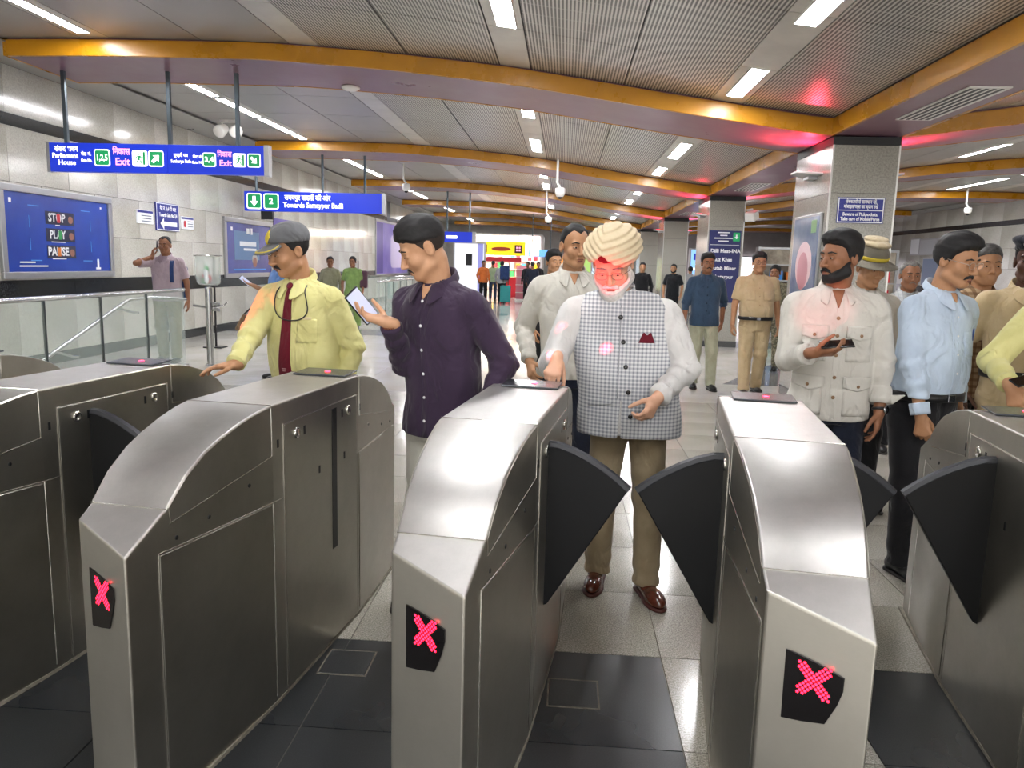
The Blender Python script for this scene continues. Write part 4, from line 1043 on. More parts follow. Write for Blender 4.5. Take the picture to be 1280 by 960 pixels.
def skin(name, c1, c2, rough=.48):
    m = noisy('skin_'+name, c1, c2, 14, rough, lo=.3, hi=.7, spec=.35); return m
M_eye = mat('eye_white', '#a89e94', .3); M_iris = mat('iris', '#1c120d', .2)
M_hairb = noisy('hair_black', '#0b0a0b', '#1a1819', 60, .68, stretch=(1, .3, 1), bmp=.3)
M_hairg = noisy('hair_grey', '#4a4846', '#8b8884', 60, .5, stretch=(1, .3, 1), bmp=.3)
M_beardw = noisy('beard_white', '#cfcac4', '#ece8e4', 70, .7, bmp=.4)
M_shaved = noisy('hair_shaved', '#221a17', '#33281f', 120, .8)  # close-cropped hair in its own dark brown
M_btn_w = mat('button_white', '#e8e8ea', .3); M_btn_b = mat('button_black', '#121214', .25); M_btn_br = mat('button_brown', '#8a6a4a', .4)

def disc(name, c, nrm_, r, th, m, parent, n=14):
    z = Vector(nrm_).normalized(); q = z.to_track_quat('Z', 'Y').to_matrix().to_4x4(); q.translation = Vector([float(a) for a in c])
    o = MB().lathe([(r*.85, 0), (r, th*.4), (r*.9, th), (r*.3, th*.75)], n).build(name, m, parent, smooth=True); o.matrix_local = q; return o

def person(label, loc, rz, o):
    """o: options. Local frame: faces -Y, right hand on -X. Lengths are for a height of 1.72 and scaled by h/1.72."""
    S = o.get('h', 1.72)/1.72; hd = o.get('res', .009); far = hd > .011
    t = empty('person', loc, rz, label=label, cat='person', group=o.get('group'))
    Rz = np.array(Matrix.Rotation(rz, 3, 'Z')); L0 = np.array(loc, float)
    def tl(p): return Rz.T@(np.array(p, float)-L0)       # world to local
    sk = o['skin']; seed = o.get('seed', 1); sw = (o.get('sw', .178)-.010)*S; bel = o.get('belly', .0)
    lean = o.get('lean', (0., 0.))                     # shift of the neck relative to the hips
    hip = np.array(o.get('hip', (0, 0)), float)
    zt = lambda z: np.clip((z/S-.92)/.53, 0, 1.2)
    def off(z): k = zt(z); return hip[0]+lean[0]*k, hip[1]+lean[1]*k
    def row(z, a, b, dy=0):
        ox, oy = off(z*S); return (z*S, a*S, b*S, ox, oy+dy)
    wd = o.get('wide', 1.)
    # --- arms
    shz = o.get('shz', 1.372)*S
    arms = {}
    for side, sg in (('R', -1), ('L', 1)):
        a = o.get(side, {}); ox, oy = off(shz); sh = np.array([ox+sg*sw, oy+a.get('shy', 0), shz+a.get('shz', 0)])
        if 'wrist' in a: tgt = tl(a['wrist'])
        else: tgt = sh+np.array(a.get('rel', (sg*.075, -.05, -.50)))*S
        hint = a.get('hint', (sg*.6, .8, -.2))
        el, wr = ik(sh, tgt, .285*S, .25*S, hint)
        fd = wr-el
        if a.get('local', True): hdv = np.array(a.get('hd', fd/np.linalg.norm(fd))); hn = np.array(a.get('hn', (-sg*1., 0, 0)))
        arms[side] = dict(sh=sh, el=el, wr=wr, hd=nrm(hdv), hn=hn, sg=sg, curl=a.get('curl', .35), thumb=a.get('thumb', (.55, .45)), side=1 if sg < 0 else -1)
    # --- head frame
    nb = np.array([*off(1.45*S), 1.45*S]); hx = o.get('head', {})
    HR = rotm(hx.get('pitch', 0.), hx.get('roll', 0.), hx.get('yaw', 0.)).astype(float)
    hc = nb+np.array([0, -.02, .15])*S+np.array(hx.get('off', (0, 0, 0)))
    hsz = hx.get('size', 1.0)*(.5*S+.5)
    toH = lambda P: ((P-hc.astype(F4))@HR.astype(F4))/hsz
    hf0 = head_fn(1, o); hf1 = head_fn(1, o, False)
    headf = lambda P: hf0(toH(P))*hsz
    nk0 = nb+np.array([0, .012, -.03])*S; nk1 = hc+HR@np.array([0, .022, -.062])*hsz
    nr = o.get('neck', .056)*S
    # --- body: one continuous surface, head and hands finely meshed, the rest inside the clothes
    slv = o.get('sleeve', .93); short = slv < .3; hands = {}; hfns = []
    feet = o.get('feet', ((-.10, 0), (.10, 0)))
    for side in ('R', 'L'):
        a = arms[side]; hands[side] = hand_pts(a['wr'], a['hd'], a['hn'], a['side'], a['curl'], a['thumb'], S*o.get('hs', 1.0)); hfns.append(hand_fn(*hands[side], S))
    pel = np.array([hip[0], hip[1], .90*S])
    def bodyf(P):
        d = smin(near(P, hc, .165*hsz, headf), cap(P, nk0, nk1, nr*1.06, nr*.95), .02)
        d = smin(d, cap(P, nk0+np.array([0, 0, -.02]), pel, .05, .06), .02)
        for (a, hfn) in zip((arms['R'], arms['L']), hfns):
            d = np.minimum(d, cap(P, nk0+np.array([0, 0, -.05*S]), a['sh'], .035, .038*S))
            d = np.minimum(d, cap(P, a['sh'], a['el'], (.05 if short else .038)*S, .041*S if short else .036*S))
            e = smin(cap(P, a['el'], a['wr'], .041*S if short or slv < .85 else .034*S, .0255*S), near(P, a['wr']+a['hd']*.08*S, .15*S, hfn), .012); d = np.minimum(d, e)
        for i, sg in enumerate((-1, 1)):
            hj = np.array([hip[0]+sg*.085*S, hip[1], .84*S]); an = np.array([feet[i][0], feet[i][1], .09*S+(feet[i][3] if len(feet[i]) > 3 else 0)]); kk = o.get('knee', (0, 0))[i]
            kn_ = (hj+an)/2+np.array([sg*.008, -.018-kk, .03*S])
            d = np.minimum(d, np.minimum(cap(P, pel, hj, .06, .05), np.minimum(cap(P, hj, kn_, .05, .042), cap(P, kn_, an, .042, .034))))
        return d
    hh = o.get('hres', .0045 if not far else .0085); hb = bounds([hc+HR@np.array(v)*hsz for v in [(-.095, -.125, -.13), (.095, .11, .125), (-.095, .11, -.13), (.095, -.125, .125)]], .006)
    fine = [hb]
    for side in ('R', 'L'):
        sg_, kn, th, fr = hands[side]; fine.append(bounds([q for sgm in sg_+th for q in sgm[:2]]+[arms[side]['wr']], .022))
    allp = [q for a in arms.values() for q in (a['sh'], a['el'], a['wr'])]+[np.array([*feet[0][:2], .0]), np.array([*feet[1][:2], .0]), pel, hb[0], hb[1]]+[q for b_ in fine for q in b_]
    lo, hi = bounds(allp, .07)
    axs = [axis_mix(lo[q], hi[q], [(b_[0][q], b_[1][q]) for b_ in fine], hh, .016 if not far else .024) for q in range(3)]
    Vb, Qb = surface_net(bodyf, None, None, hh, axs)
    body = fast_mesh('body', Vb, Qb, sk, t)
    # --- eyes, brows
    if not o.get('noface') and not o.get('back'):
        for s_ in (-1, 1):
            c = hc+HR@np.array([s_*.032, -.0835, -.0012])*hsz
            e = MB().lathe([(.001, -.0075), (.0055, -.006), (.0085, 0), (.0055, .006), (.001, .0075)], 12, axis='z').build('eye', M_eye, t, smooth=True)
            mm = Matrix(HR.tolist()).to_4x4(); mm.translation = Vector(c); em = mm @ Matrix.Diagonal((1.35*hsz, .85*hsz, .52*hsz*(1 if not hx.get('down') else .6), 1)); e.matrix_local = em
            g = hx.get('gaze', (0, 0)); ci = hc+HR@np.array([s_*.032+g[0], -.0896, -.0012+g[1]])*hsz
            q = MB().lathe([(.0005, -.0035), (.0045, -.0025), (.0066, 0), (.0045, .0025), (.0005, .0035)], 10, axis='y').build('iris', M_iris, e, smooth=True)
            m2 = Matrix(HR.tolist()).to_4x4(); m2.translation = Vector(ci); q.matrix_local = em.inverted() @ m2 @ Matrix.Diagonal((.95, 1, .72 if not hx.get('down') else .42, 1))
        def brow(P, s0=-1):
            P = toH(P); d = None
            for s_ in (s0,):
                e = smin(cap(P, (s_*.013, -.0895, .0240), (s_*.034, -.0890, .0272), .0036, .0042), cap(P, (s_*.034, -.0890, .0272), (s_*.054, -.0775, .0215), .0042, .0026), .003)
                d = e if d is None else np.minimum(d, e)
            return d*hsz
        for s0 in (-1, 1):
            hcb = hc+HR@np.array([s0*.034, -.084, .024])*hsz; sdf_obj('eyebrow', lambda P: brow(P, s0), hcb-.034, hcb+.034, .0024 if not far else .0035, o.get('browm', M_hairb), t)
        if not far:
            def lips(P):
                P = toH(P); return np.minimum(cap(P, (-.016, -.0895, -.0665), (.016, -.0895, -.0665), .0046, .0046), cap(P, (-.012, -.0900, -.0765), (.012, -.0900, -.0765), .0054, .0054))*hsz
            lc = hc+HR@np.array([0, -.09, -.071])*hsz
            sdf_obj('lips', lips, lc-.03, lc+.03, .0022, o.get('lipm', mat('lips', '#7c4638', .5)), t)
    hm = o.get('hairm', M_hairb)
    if o.get('hair'):
        k = o['hair']; hfn = hair_fn(hf1, k, o.get('hairt', .007), seed, o.get('hairtop', .0))
        lo, hi = bounds([hc+HR@np.array(v)*hsz for v in [(-.1, -.12, -.09), (.1, .13, .16), (-.1, .13, -.09), (.1, -.12, .16)]], .02)
        sdf_obj('hair', lambda P: hfn(toH(P))*hsz, lo, hi, .0045 if not far else .008, hm, t)
        if k == 'fade':
            f2 = hair_fn(hf1, 'short', .0015, seed); sdf_obj('hair_fade', lambda P: f2(toH(P))*hsz, lo, hi, .0042, M_shaved, t)
        if k == 'bun':
            f3 = lambda P: ell(toH(P), (0, .115, -.02), (.04, .035, .04))*hsz; sdf_obj('bun', f3, lo-.05, hi+.05, .008, hm, t)
    if o.get('moustache'):
        mt = o['moustache']
        def mfn(P):
            P = toH(P); d = None
            for s_ in (-1, 1):
                e = cap(P, (s_*.004, -.0955, -.0545), (s_*.024, -.0885, -.0635), .0052*mt, .0040*mt); e = smin(e, cap(P, (s_*.024, -.0885, -.0635), (s_*.031, -.083, -.073), .004*mt, .0022*mt), .003)
                d = e if d is None else smin(d, e, .002)
            return (d+.0008*wrinkle(P, 3, 300))*hsz
        mc = hc+HR@np.array([0, -.09, -.062])*hsz
        sdf_obj('moustache', mfn, mc-.045, mc+.045, .0022 if not far else .004, o.get('moustm', M_hairb), t)
    if o.get('beard'):
        bt = o['beard']; style = o.get('beardstyle', 'full')
        def bfn(P):
            P = toH(P); x, y, z = P[:, 0], P[:, 1], P[:, 2]
            if style == 'full': lim = np.interp(y, [-.11, -.085, -.06, -.03, 0., .02], [-.083, -.080, -.055, -.035, -.01, .0]).astype(F4)
            elif style == 'side': lim = np.interp(y, [-.11, -.07, -.05, -.03, -.015, .0, .01], [-.30, -.30, -.06, -.03, .015, .02, -.01]).astype(F4)
            d = smax(hf1(P)-bt+.0012*wrinkle(P, 5, 120), z-lim, .006); d = smax(d, y-.012, .006)
            if style == 'full' and o.get('beardlong'): d = smin(d, ell(P, (0, -.062, -.115), (.045, .038, .04)), .02)
            return d*hsz
        lo, hi = bounds([hc+HR@np.array(v)*hsz for v in [(-.1, -.12, -.17), (.1, .05, .04), (-.1, .05, -.17), (.1, -.12, .04)]], .01)
        sdf_obj('beard', bfn, lo, hi, .004 if not far else .007, o.get('beardm', M_hairb), t)
    if o.get('glasses'):
        gm = mat('spectacle_frame_'+o['glasses'], o['glasses'], .3, .3); gl = None
        mm = Matrix(HR.tolist()).to_4x4() @ Matrix.Scale(hsz, 4); mm.translation = Vector(hc); mb = MB(); zz = o.get('glz', -.002)
        for s_ in (-1, 1):
            ring = [(s_*.033+.0235*math.copysign(abs(math.cos(q))**.8, math.cos(q)), -.104+.10*abs(s_*.033+.0235*math.cos(q))**1.6, zz+.0165*math.copysign(abs(math.sin(q))**.8, math.sin(q))) for q in np.linspace(0, 2*PI, 20, endpoint=False)]
            mb.tube(ring, o.get('glr', .0012), 6, closed=True)
            mb.tube([(s_*.057, -.096, zz+.006), (s_*.078, -.07, zz+.008), (s_*.084, .005, zz+.012), (s_*.083, .02, zz+.002)], .0013, 6)
        mb.tube([(-.010, -.104, zz+.004), (0, -.108, zz+.007), (.010, -.104, zz+.004)], .0013, 6)
        g = mb.build('glasses', gm, t, smooth=True); g.matrix_local = mm
    # --- shirt
    hem = o.get('hem', .80); tuck = o.get('tuck', False); zlow = (o.get('beltz', .98) if tuck else hem)
    rows = [row(zlow, (.170 if tuck else .192)*wd+bel*.25, (.118 if tuck else .130)+bel*(.6 if tuck else .5), -bel*.35),
            row(1.02 if tuck else .96, .178*wd+bel*.35, .124+bel*.75, -bel*.45), row(1.08, .178*wd+bel*.3, .122+bel*.7, -bel*.45), row(1.20, .186*wd+bel*.1, .122+bel*.3, -bel*.2), row(1.30, .190*wd, .118),
            row(1.365, .172*wd, .105), row(1.40, .130*wd, .090), row(1.435, .082, .076, .008), row(1.462, .060, .062, .012)]
    if not tuck: rows.insert(1, row((zlow+.96)/2, .190*wd+bel*.3, .130+bel*.6, -bel*.4))
    ch = Chain(smooth_rows(rows)); slv = o.get('sleeve', .93); wa = o.get('wr', 1.)
    sr = o.get('sr', 1.)
    def sleeve(P, a):
        if slv < .3:
            e = a['sh']+(a['el']-a['sh'])*.80; d = cap(P, a['sh'], e, .068*S*sr, .066*S*sr); dv = nrm(e-a['sh'])
            return smax(d, ((P-e.astype(F4))@dv.astype(F4)), .004)
        e = a['el']+(a['wr']-a['el'])*slv; dv = nrm(a['wr']-a['el'])
        u_ = cap(P, a['sh']+(a['el']-a['sh'])*.12, a['el'], .064*S*sr, .053*S*sr); u_ = smin(u_, cap(P, a['sh'], a['el'], .054*S, .05*S), .02); l_ = cap(P, a['el'], e, .052*S*sr, .041*S*sr)
        w1 = np.exp(-((P-a['el'].astype(F4))**2).sum(1)/(.10*S)**2)
        w2 = (P-a['el'].astype(F4))@dv.astype(F4)
        fold = .0060*w1*np.sin(w2*110+2*wrinkle(P, seed+9, 20))+.0042*np.sin(w2*70+3*wrinkle(P, seed+5, 14))*(w2 > 0)
        l_ = smax(l_+fold*S, w2-np.linalg.norm(e-a['el']), .004)
        return smin(u_+fold*S*.7, l_, .02)
    def torsof(P):
        d = ch.d(P)
        for a in arms.values():
            b0 = nb+np.array([a['sg']*.045, .012, -.025])*S
            d = smin(d, cap(P, b0, a['sh']+np.array([0, 0, .004]), .044*S, .050*S), .04)
        return d
    def shirtf(P):
        d = torsof(P); ar = np.minimum(sleeve(P, arms['R']), sleeve(P, arms['L'])); d = smin(d, ar, .016)
        lowz = np.clip((1.25*S-P[:, 2])/.3, .25, 1.)
        d = d+wa*lowz*(.0085*(np.abs(wrinkle(P, seed, 13, (1, 1, .7)))-.35)+.0065*(np.abs(wrinkle(P, seed+3, 27, (1, 1, .8)))-.35))
        d = smax(d, zlow*S-P[:, 2]+(0 if tuck else .012*np.abs(P[:, 0]/.2)**2), .004)
        return smax(d, -cap(P, nk0-np.array([0, 0, .0]), nk0+np.array([0, -.01, .3]), nr*1.08, nr*1.08), .004)
    pts = [a[k] for a in arms.values() for k in ('sh', 'el')]+[a['el']+(a['wr']-a['el'])*max(slv, 0) for a in arms.values()]
    lo, hi = bounds(pts+[np.array([hip[0]-.21*S*wd-bel*.4, hip[1]-.16-bel*1.3, zlow*S]), np.array([hip[0]+.21*S*wd+bel*.4, hip[1]+.16+bel, zlow*S]), np.array([*off(1.3*S), 1.475*S])], .085 if slv < 1.5 else .03)
    lo[2] = min(zlow*S-.03, lo[2]); hi[2] = min(hi[2], max(1.50*S, max(p[2] for p in pts)+.08)); lo[1] = min(lo[1], off(1.2*S)[1]-.19-bel); hi[1] = max(hi[1], off(1.2*S)[1]+.19)
    shirt = sdf_obj(o.get('topname', 'shirt'), shirtf, lo, hi, hd, o['shirt'], t)
    def fyv(x, z, fn=shirtf):
        x = np.asarray(x, float).ravel(); z = np.asarray(z, float).ravel(); ys = np.linspace(-.55, .11, 67); n = len(x)
        P = np.stack([np.repeat(x, 67), np.tile(ys, n), np.repeat(z, 67)], 1).astype(F4); d = fn(P).reshape(n, 67); neg = d < 0
        i = np.clip(np.argmax(neg, 1), 1, 66); k = np.arange(n); d0, d1 = d[k, i-1], d[k, i]
        y = ys[i-1]+(ys[i]-ys[i-1])*np.clip(d0/np.where(d0-d1 == 0, 1, d0-d1), 0, 1); y[~neg.any(1)] = 0.
        return y
    def fy(x, z, fn=shirtf): return float(fyv([x], [z], fn)[0])
    def fyn(x, z, fn=shirtf):
        e = .012; y, a1, a2, b1, b2 = [float(q) for q in fyv([x, x+e, x-e, x, x], [z, z, z, z+e, z-e], fn)]; nx = (a1-a2)/(2*e); nz = (b1-b2)/(2*e)
        return np.array([x, y, z]), nrm(np.array([nx, -1, nz]))
    def patch(name, x0, x1, z0, z1, m, par, lift=.003, th=.003, fn=shirtf, n=8, shape=None):
        """cloth patch lying on the front of the garment; shape(u,v) may bend it"""
        v = []; f = []; k = n+1
        xz = []
        for i in range(k):
            for j in range(k):
                u_, w_ = i/n, j/n; x = x0+(x1-x0)*u_; z = z0+(z1-z0)*w_
                xz.append(shape(u_, w_, x, z) if shape else (x, z))
        yv = fyv([q[0] for q in xz], [q[1] for q in xz], fn)
        for s2 in (lift, lift-th-.004): v += [(q[0], y-s2, q[1]) for q, y in zip(xz, yv)]
        for i in range(n):
            for j in range(n):
                a = i*k+j; f.append((a, a+k, a+k+1, a+1)); b = a+k*k; f.append((b, b+1, b+k+1, b+k))
        for i in range(n):
            for (a, b) in ((i*k, (i+1)*k), ((i+1)*k+n, i*k+n), (n*k+i, n*k+i+1), (i+1, i)): f.append((a, a+k*k, b+k*k, b))
        q = MB().add(v, f).build(name, m, par, smooth=True); return q
    api = dict(t=t, S=S, arms=arms, hands=hands, hc=hc, HR=HR, hsz=hsz, nb=nb, shirt=shirt, fy=fy, fyn=fyn, patch=patch, shirtf=shirtf, torsof=torsof, off=off, toH=toH, hf0=hf0, ch=ch, nk0=nk0, nr=nr, hf=headf, rows=rows)
    # collar
    if o.get('collar', True):
        cm = o.get('collarm', o['shirt']); gap = o.get('collargap', .28); v = []; f = []; n = 28 if not far else 14
        cc = nb+np.array([0, .008, .006])*S; prof = [(.010, -.022), (.006, .014), (.006, .031), (.012, .035), (.029, .014), (.047, -.012)]
        tilt = o.get('collartilt', .50)
        ang = np.linspace(-PI/2+gap, 3*PI/2-gap, n)
        for a in ang:
            fr = max(0, -math.sin(a)); ext = fr**3
            for j, (dr, dz) in enumerate(prof):
                rr = nr*1.04+dr*S*(1 if j < 4 else .55+.45*min(1, fr*1.6)); x = math.cos(a)*rr*1.04; y = math.sin(a)*rr*1.05
                z = dz*S*(.8 if j < 4 else 1)+(y*tilt)
                if j >= 4: z -= ext*.042*S*(j-3)/2*o.get('collarpt', 1.); y -= ext*.016*(j-3); x *= 1+.10*ext*(j-3)
                v.append((cc[0]+x, cc[1]+y, cc[2]+z))
        k = len(prof)
        for i in range(n-1):
            for j in range(k-1): f.append((i*k+j, (i+1)*k+j, (i+1)*k+j+1, i*k+j+1))
        c = mesh_obj('collar', v, f, cm, shirt, True); md = c.modifiers.new('solid', 'SOLIDIFY'); md.thickness = .0028; md.offset = 0
        if not far: c.modifiers.new('sub', 'SUBSURF').levels = 1; c.modifiers['sub'].render_levels = 1
    # placket and buttons
    if o.get('buttons'):
        bm_, zs = o['buttons']; xc = o.get('plx', 0.)
        patch('placket', xc-.016, xc+.016, (zlow+.004)*S, 1.405*S, o.get('placketm', o['shirt']), shirt, .0022, .002, n=14)
        for z in zs:
            c, nn = fyn(xc+off(z*S)[0], z*S); disc('button', c+nn*.003, nn, o.get('btnr', .0058), .0028, bm_, shirt)
    if o.get('vneck') and not far:
        vz = o['vneck']; xc = off(1.4*S)[0]
        patch('neck_opening', xc-.03, xc+.03, vz*S, 1.447*S, sk, body, .0035, .002, n=6, shape=lambda u_, w_, x, z: (xc+(x-xc)*(.08+.92*w_), z))
    # cuffs
    if slv > .5 and not far and o.get('cuffs', True):
        for a in arms.values():
            dv = nrm(a['wr']-a['el']); e = a['el']+(a['wr']-a['el'])*slv
            MB().tube([e-dv*.055, e-dv*.05, e-dv*.01, e+dv*.004], [.0395*S*sr, .0425*S*sr, .0415*S*sr, .0405*S*sr], 20).build('cuff', o['shirt'], shirt, smooth=True)
    # --- trousers
    kb = o.get('knee', (.0, .0)); lw = o.get('legw', 1.)
    tz = (o.get('beltz', .98)+.01 if tuck else min(1.0, hem+.14))*S
    trow = [row(.78, .165*wd, .115), row(.86, .172*wd, .120, -bel*.1), row(.95, .168*wd+bel*.2, .118+bel*.4, -bel*.25), row(1.03, .168*wd+bel*.3, .118+bel*.6, -bel*.35)]
    tch = Chain(smooth_rows(trow, 16)); legs = []
    for i, sg in enumerate((-1, 1)):
        fx, fy_ = feet[i][:2]; hj = np.array([hip[0]+sg*.085*S, hip[1], .84*S]); an = np.array([fx, fy_, .085*S+(feet[i][3] if len(feet[i]) > 3 else 0)])
        kn_ = (hj+an)/2+np.array([sg*.008, -.018-kb[i], .03*S]); legs.append((hj, kn_, an))
    def trf(P):
        d = tch.d(P)
        for i, (hj, k_, an) in enumerate(legs):
            e = smin(cap(P, hj, k_, .098*S*lw, .078*S*lw), cap(P, k_, an-np.array([0, 0, .05*S]), .076*S*lw, .064*S*lw), .03)
            e = e+.003*np.sin(P[:, 2]*48+2.5*wrinkle(P, seed+20+i, 13))*np.exp(-((P[:, 2]-k_[2])/.12)**2)+.0045*np.sin(P[:, 2]*75+2*wrinkle(P, seed+22, 15))*np.exp(-((P[:, 2]-an[2])/.10)**2)
            e = smax(e, an[2]-.030*S-P[:, 2], .005)
            d = smin(d, e, .028) if i == 0 else np.where(P[:, 2] > .84*S, smin(d, e, .03), smin(d, e, .010))
        d = d+.0026*wrinkle(P, seed+30, 16, (1, 1, .7))
        return smax(d, P[:, 2]-tz, .003)
    lo, hi = bounds([q for l in legs for q in l]+[np.array([hip[0]-.17*S*wd-bel*.4, hip[1]-.12-bel, tz]), np.array([hip[0]+.17*S*wd+bel*.4, hip[1]+.12+bel*.5, tz])], .10); lo[2] = max(.02, lo[2]); hi[2] = tz+.02
    tr = sdf_obj(o.get('legname', 'trousers'), trf, lo, hi, max(hd, .011), o['trousers'], t)
    if tuck:
        bz = o.get('beltz', .98)*S; mb = MB(); n = 36; v = []; f = []
        for dz, lf in ((-.022, 0), (-.019, .006), (.019, .006), (.022, 0)):
            for i in range(n):
                q = 2*PI*i/n; cx_, cy_ = math.cos(q), math.sin(q); a1, b1, ox, oy = [float(w_[0]) for w_ in tch.at(np.array([bz]))]; a2, b2, ox2, oy2 = [float(w_[0]) for w_ in ch.at(np.array([bz+.01]))]
                aa, bb = max(a1, a2)+.004+lf, max(b1, b2)+.006+lf; e = 2/2.4
                v.append((ox+aa*math.copysign(abs(cx_)**e, cx_), (oy+oy2)/2+bb*math.copysign(abs(cy_)**e, cy_), bz+dz))
        for j in range(3):
            for i in range(n): f.append((j*n+i, j*n+(i+1) % n, (j+1)*n+(i+1) % n, (j+1)*n+i))
        bl = mb.add(v, f).build('belt', o.get('belt', mat('belt_black', '#101012', .4)), tr, smooth=True)
        yb_ = min(q[1] for q in v); MB().box(-.024+hip[0], .024+hip[0], yb_-.006, yb_+.004, bz-.019, bz+.019).build('buckle', o.get('buckle', mat('buckle_steel', '#8d8f94', .25, 1.)), tr, bevel=.003)
    # --- shoes
    for i, sg in enumerate((-1, 1)):
        fx, fy_ = feet[i][:2]; ang = feet[i][2] if len(feet[i]) > 2 else sg*.12; R = rotm(0, 0, ang); c0 = np.array([fx, fy_, feet[i][3] if len(feet[i]) > 3 else 0], F4)
        def shf(P, R=R, c0=c0):
            q = ((P-c0)@R)/S
            d = cap(q*A3(1, 1, 1), (0, .055, .045), (0, -.02, .052), .038, .040); d = smin(d, ell(q, (0, -.115, .034), (.046, .095, .040)), .03); d = smin(d, cap(q, (0, .03, .06), (0, .02, .105), .036, .034), .02)
            return smax(smax(d, .012-q[:, 2], .004), q[:, 2]-.100, .004)*S
        lo, hi = bounds([c0+R@np.array([x, y, z])*S for x in (-.06, .06) for y in (-.22, .11) for z in (0, .115)], .006)
        sh = sdf_obj('shoe', shf, lo, hi, .0055 if not far else .01, o.get('shoes', mat('shoe_black', '#131315', .35)), t)
        def sof(P, R=R, c0=c0):
            q = ((P-c0)@R)/S; g = q.copy(); g[:, 2] = 0
            d = smin(cap(g, (0, .055, 0), (0, -.02, 0), .041, .040), ell(g, (0, -.115, 0), (.051, .100, .05)), .03)
            return np.maximum(d, np.abs(q[:, 2]-.008)-.008)*S
        sdf_obj('sole', sof, lo, hi, .0055 if not far else .01, o.get('soles', mat('sole_dark', '#1a1512', .6)), sh)
    return api
# ================================================================== THE PEOPLE IN THE PHOTOGRAPH
def check(name, base, line, pitch, duty, deep=None):
    m = mat(name, base, .85, spec=.25); N, L, b = nodes(m)
    tc = N.new('ShaderNodeTexCoord'); sp = N.new('ShaderNodeSeparateXYZ'); L.new(tc.outputs['Object'], sp.inputs[0])
    def wv(sock):
        a = N.new('ShaderNodeMath'); a.operation = 'MULTIPLY'; a.inputs[1].default_value = 1/pitch; L.new(sock, a.inputs[0])
        f = N.new('ShaderNodeMath'); f.operation = 'FRACT'; L.new(a.outputs[0], f.inputs[0])
        g = N.new('ShaderNodeMath'); g.operation = 'LESS_THAN'; g.inputs[1].default_value = duty; L.new(f.outputs[0], g.inputs[0]); return g.outputs[0]
    a = N.new('ShaderNodeMath'); a.operation = 'ADD'; L.new(wv(sp.outputs[0]), a.inputs[0]); L.new(wv(sp.outputs[2]), a.inputs[1])
    h = N.new('ShaderNodeMath'); h.operation = 'MULTIPLY'; h.inputs[1].default_value = .5; L.new(a.outputs[0], h.inputs[0])
    r = ramp(m, h.outputs[0], [(0, base), (.5, line), (1, deep or line)]); r.color_ramp.interpolation = 'CONSTANT'
    r.color_ramp.elements[1].position = .4; r.color_ramp.elements[2].position = .9
    L.new(r.outputs[0], b.inputs['Base Color']); n2 = noise(m, 420, 2, .5); bump(m, n2.outputs[0], .25, .002)
    return m
SK_A = skin('wheat', '#b98a68', '#c79a78'); SK_B = skin('tan', '#a87a58', '#b58866'); SK_C = skin('brown', '#85593f', '#94674b'); SK_D = skin('dark', '#4a3024', '#57392b'); SK_P = skin('fair', '#c9997c', '#d4a88c')
C_white = cloth('cotton_white', '#c9c8c5', '#d3d2cf'); C_off = cloth('linen_white', '#c2bfb5', '#cdcac0'); C_yel = cloth('cotton_pale_yellow', '#cbc684', '#d4cf90')
C_plum = cloth('cotton_plum', '#33263a', '#3a2c40'); C_khaki = cloth('drill_khaki', '#b9a47e', '#c2ae8a'); C_stone = cloth('chino_stone', '#8f7f64', '#9a8b70'); C_sky = cloth('cotton_sky', '#b4c4d6', '#bfcfe0')
C_navy = cloth('wool_navy', '#171c2a', '#1d2333'); C_black = cloth('cloth_black', '#121215', '#19191c'); C_steelblue = cloth('cotton_slate_blue', '#2f4358', '#364b61'); C_sage = cloth('chino_sage', '#9a9b84', '#a6a790')
C_pink = cloth('cotton_dusty_pink', '#a5949a', '#b09fa4'); C_olive = cloth('cargo_olive', '#86846a', '#929077'); C_cream = cloth('trousers_cream', '#b5b3a8', '#c2c0b5'); C_maroon = cloth('silk_maroon', '#5e1020', '#6a1526')
C_vest = check('vest_check', '#d6d7d6', '#b4b6ba', .0175, .48, '#8a8d94'); C_brownck = check('shirt_brown_check', '#9c8468', '#7d6247', .04, .4, '#6b513a'); C_stripe = check('shirt_grey_check', '#b4b6b6', '#9a9ea0', .03, .3)
M_phone = mat('phone_black', '#0d0d10', .2, coat=.5); M_screen = mat('phone_screen', '#b9bfd6', .2, emit=.22)
M_leatherbr = noisy('leather_brown', '#4a2116', '#5c2b1d', 40, .22, coat=.4)

def in_head(p, name, fn, lo, hi, h, m, par=None):
    """implicit part given in head coordinates"""
    hc, HR, hz = p['hc'], p['HR'], p['hsz']
    cs = [hc+HR@np.array([x, y, z])*hz for x in (lo[0], hi[0]) for y in (lo[1], hi[1]) for z in (lo[2], hi[2])]
    l, u_ = bounds(cs, .004); return sdf_obj(name, lambda P: fn(p['toH'](P))*hz, l, u_, h, m, par or p['t'])
def phone_at(label, c, up, out, w=.074, hgt=.155, screen=True, th=.009):
    """phone: up along its length, out from its screen"""
    o = Vector([float(q) for q in c]); y = Vector(up).normalized(); z = Vector(out); z = (z-y*z.dot(y)).normalized(); x = y.cross(z)
    m = Matrix.Identity(4)
    for i in range(3): m[i][0] = x[i]; m[i][1] = y[i]; m[i][2] = z[i]; m[i][3] = o[i]
    t = empty('phone', (0, 0, 0), label=label, cat='phone'); t.matrix_world = m
    MB().box(-w/2, w/2, -hgt/2, hgt/2, -th, 0).build('case', M_phone, t, bevel=.004, seg=3)
    if screen: MB().box(-w/2+.004, w/2-.004, -hgt/2+.006, hgt/2-.006, 0, .0007).build('screen', M_screen, t)
    return t

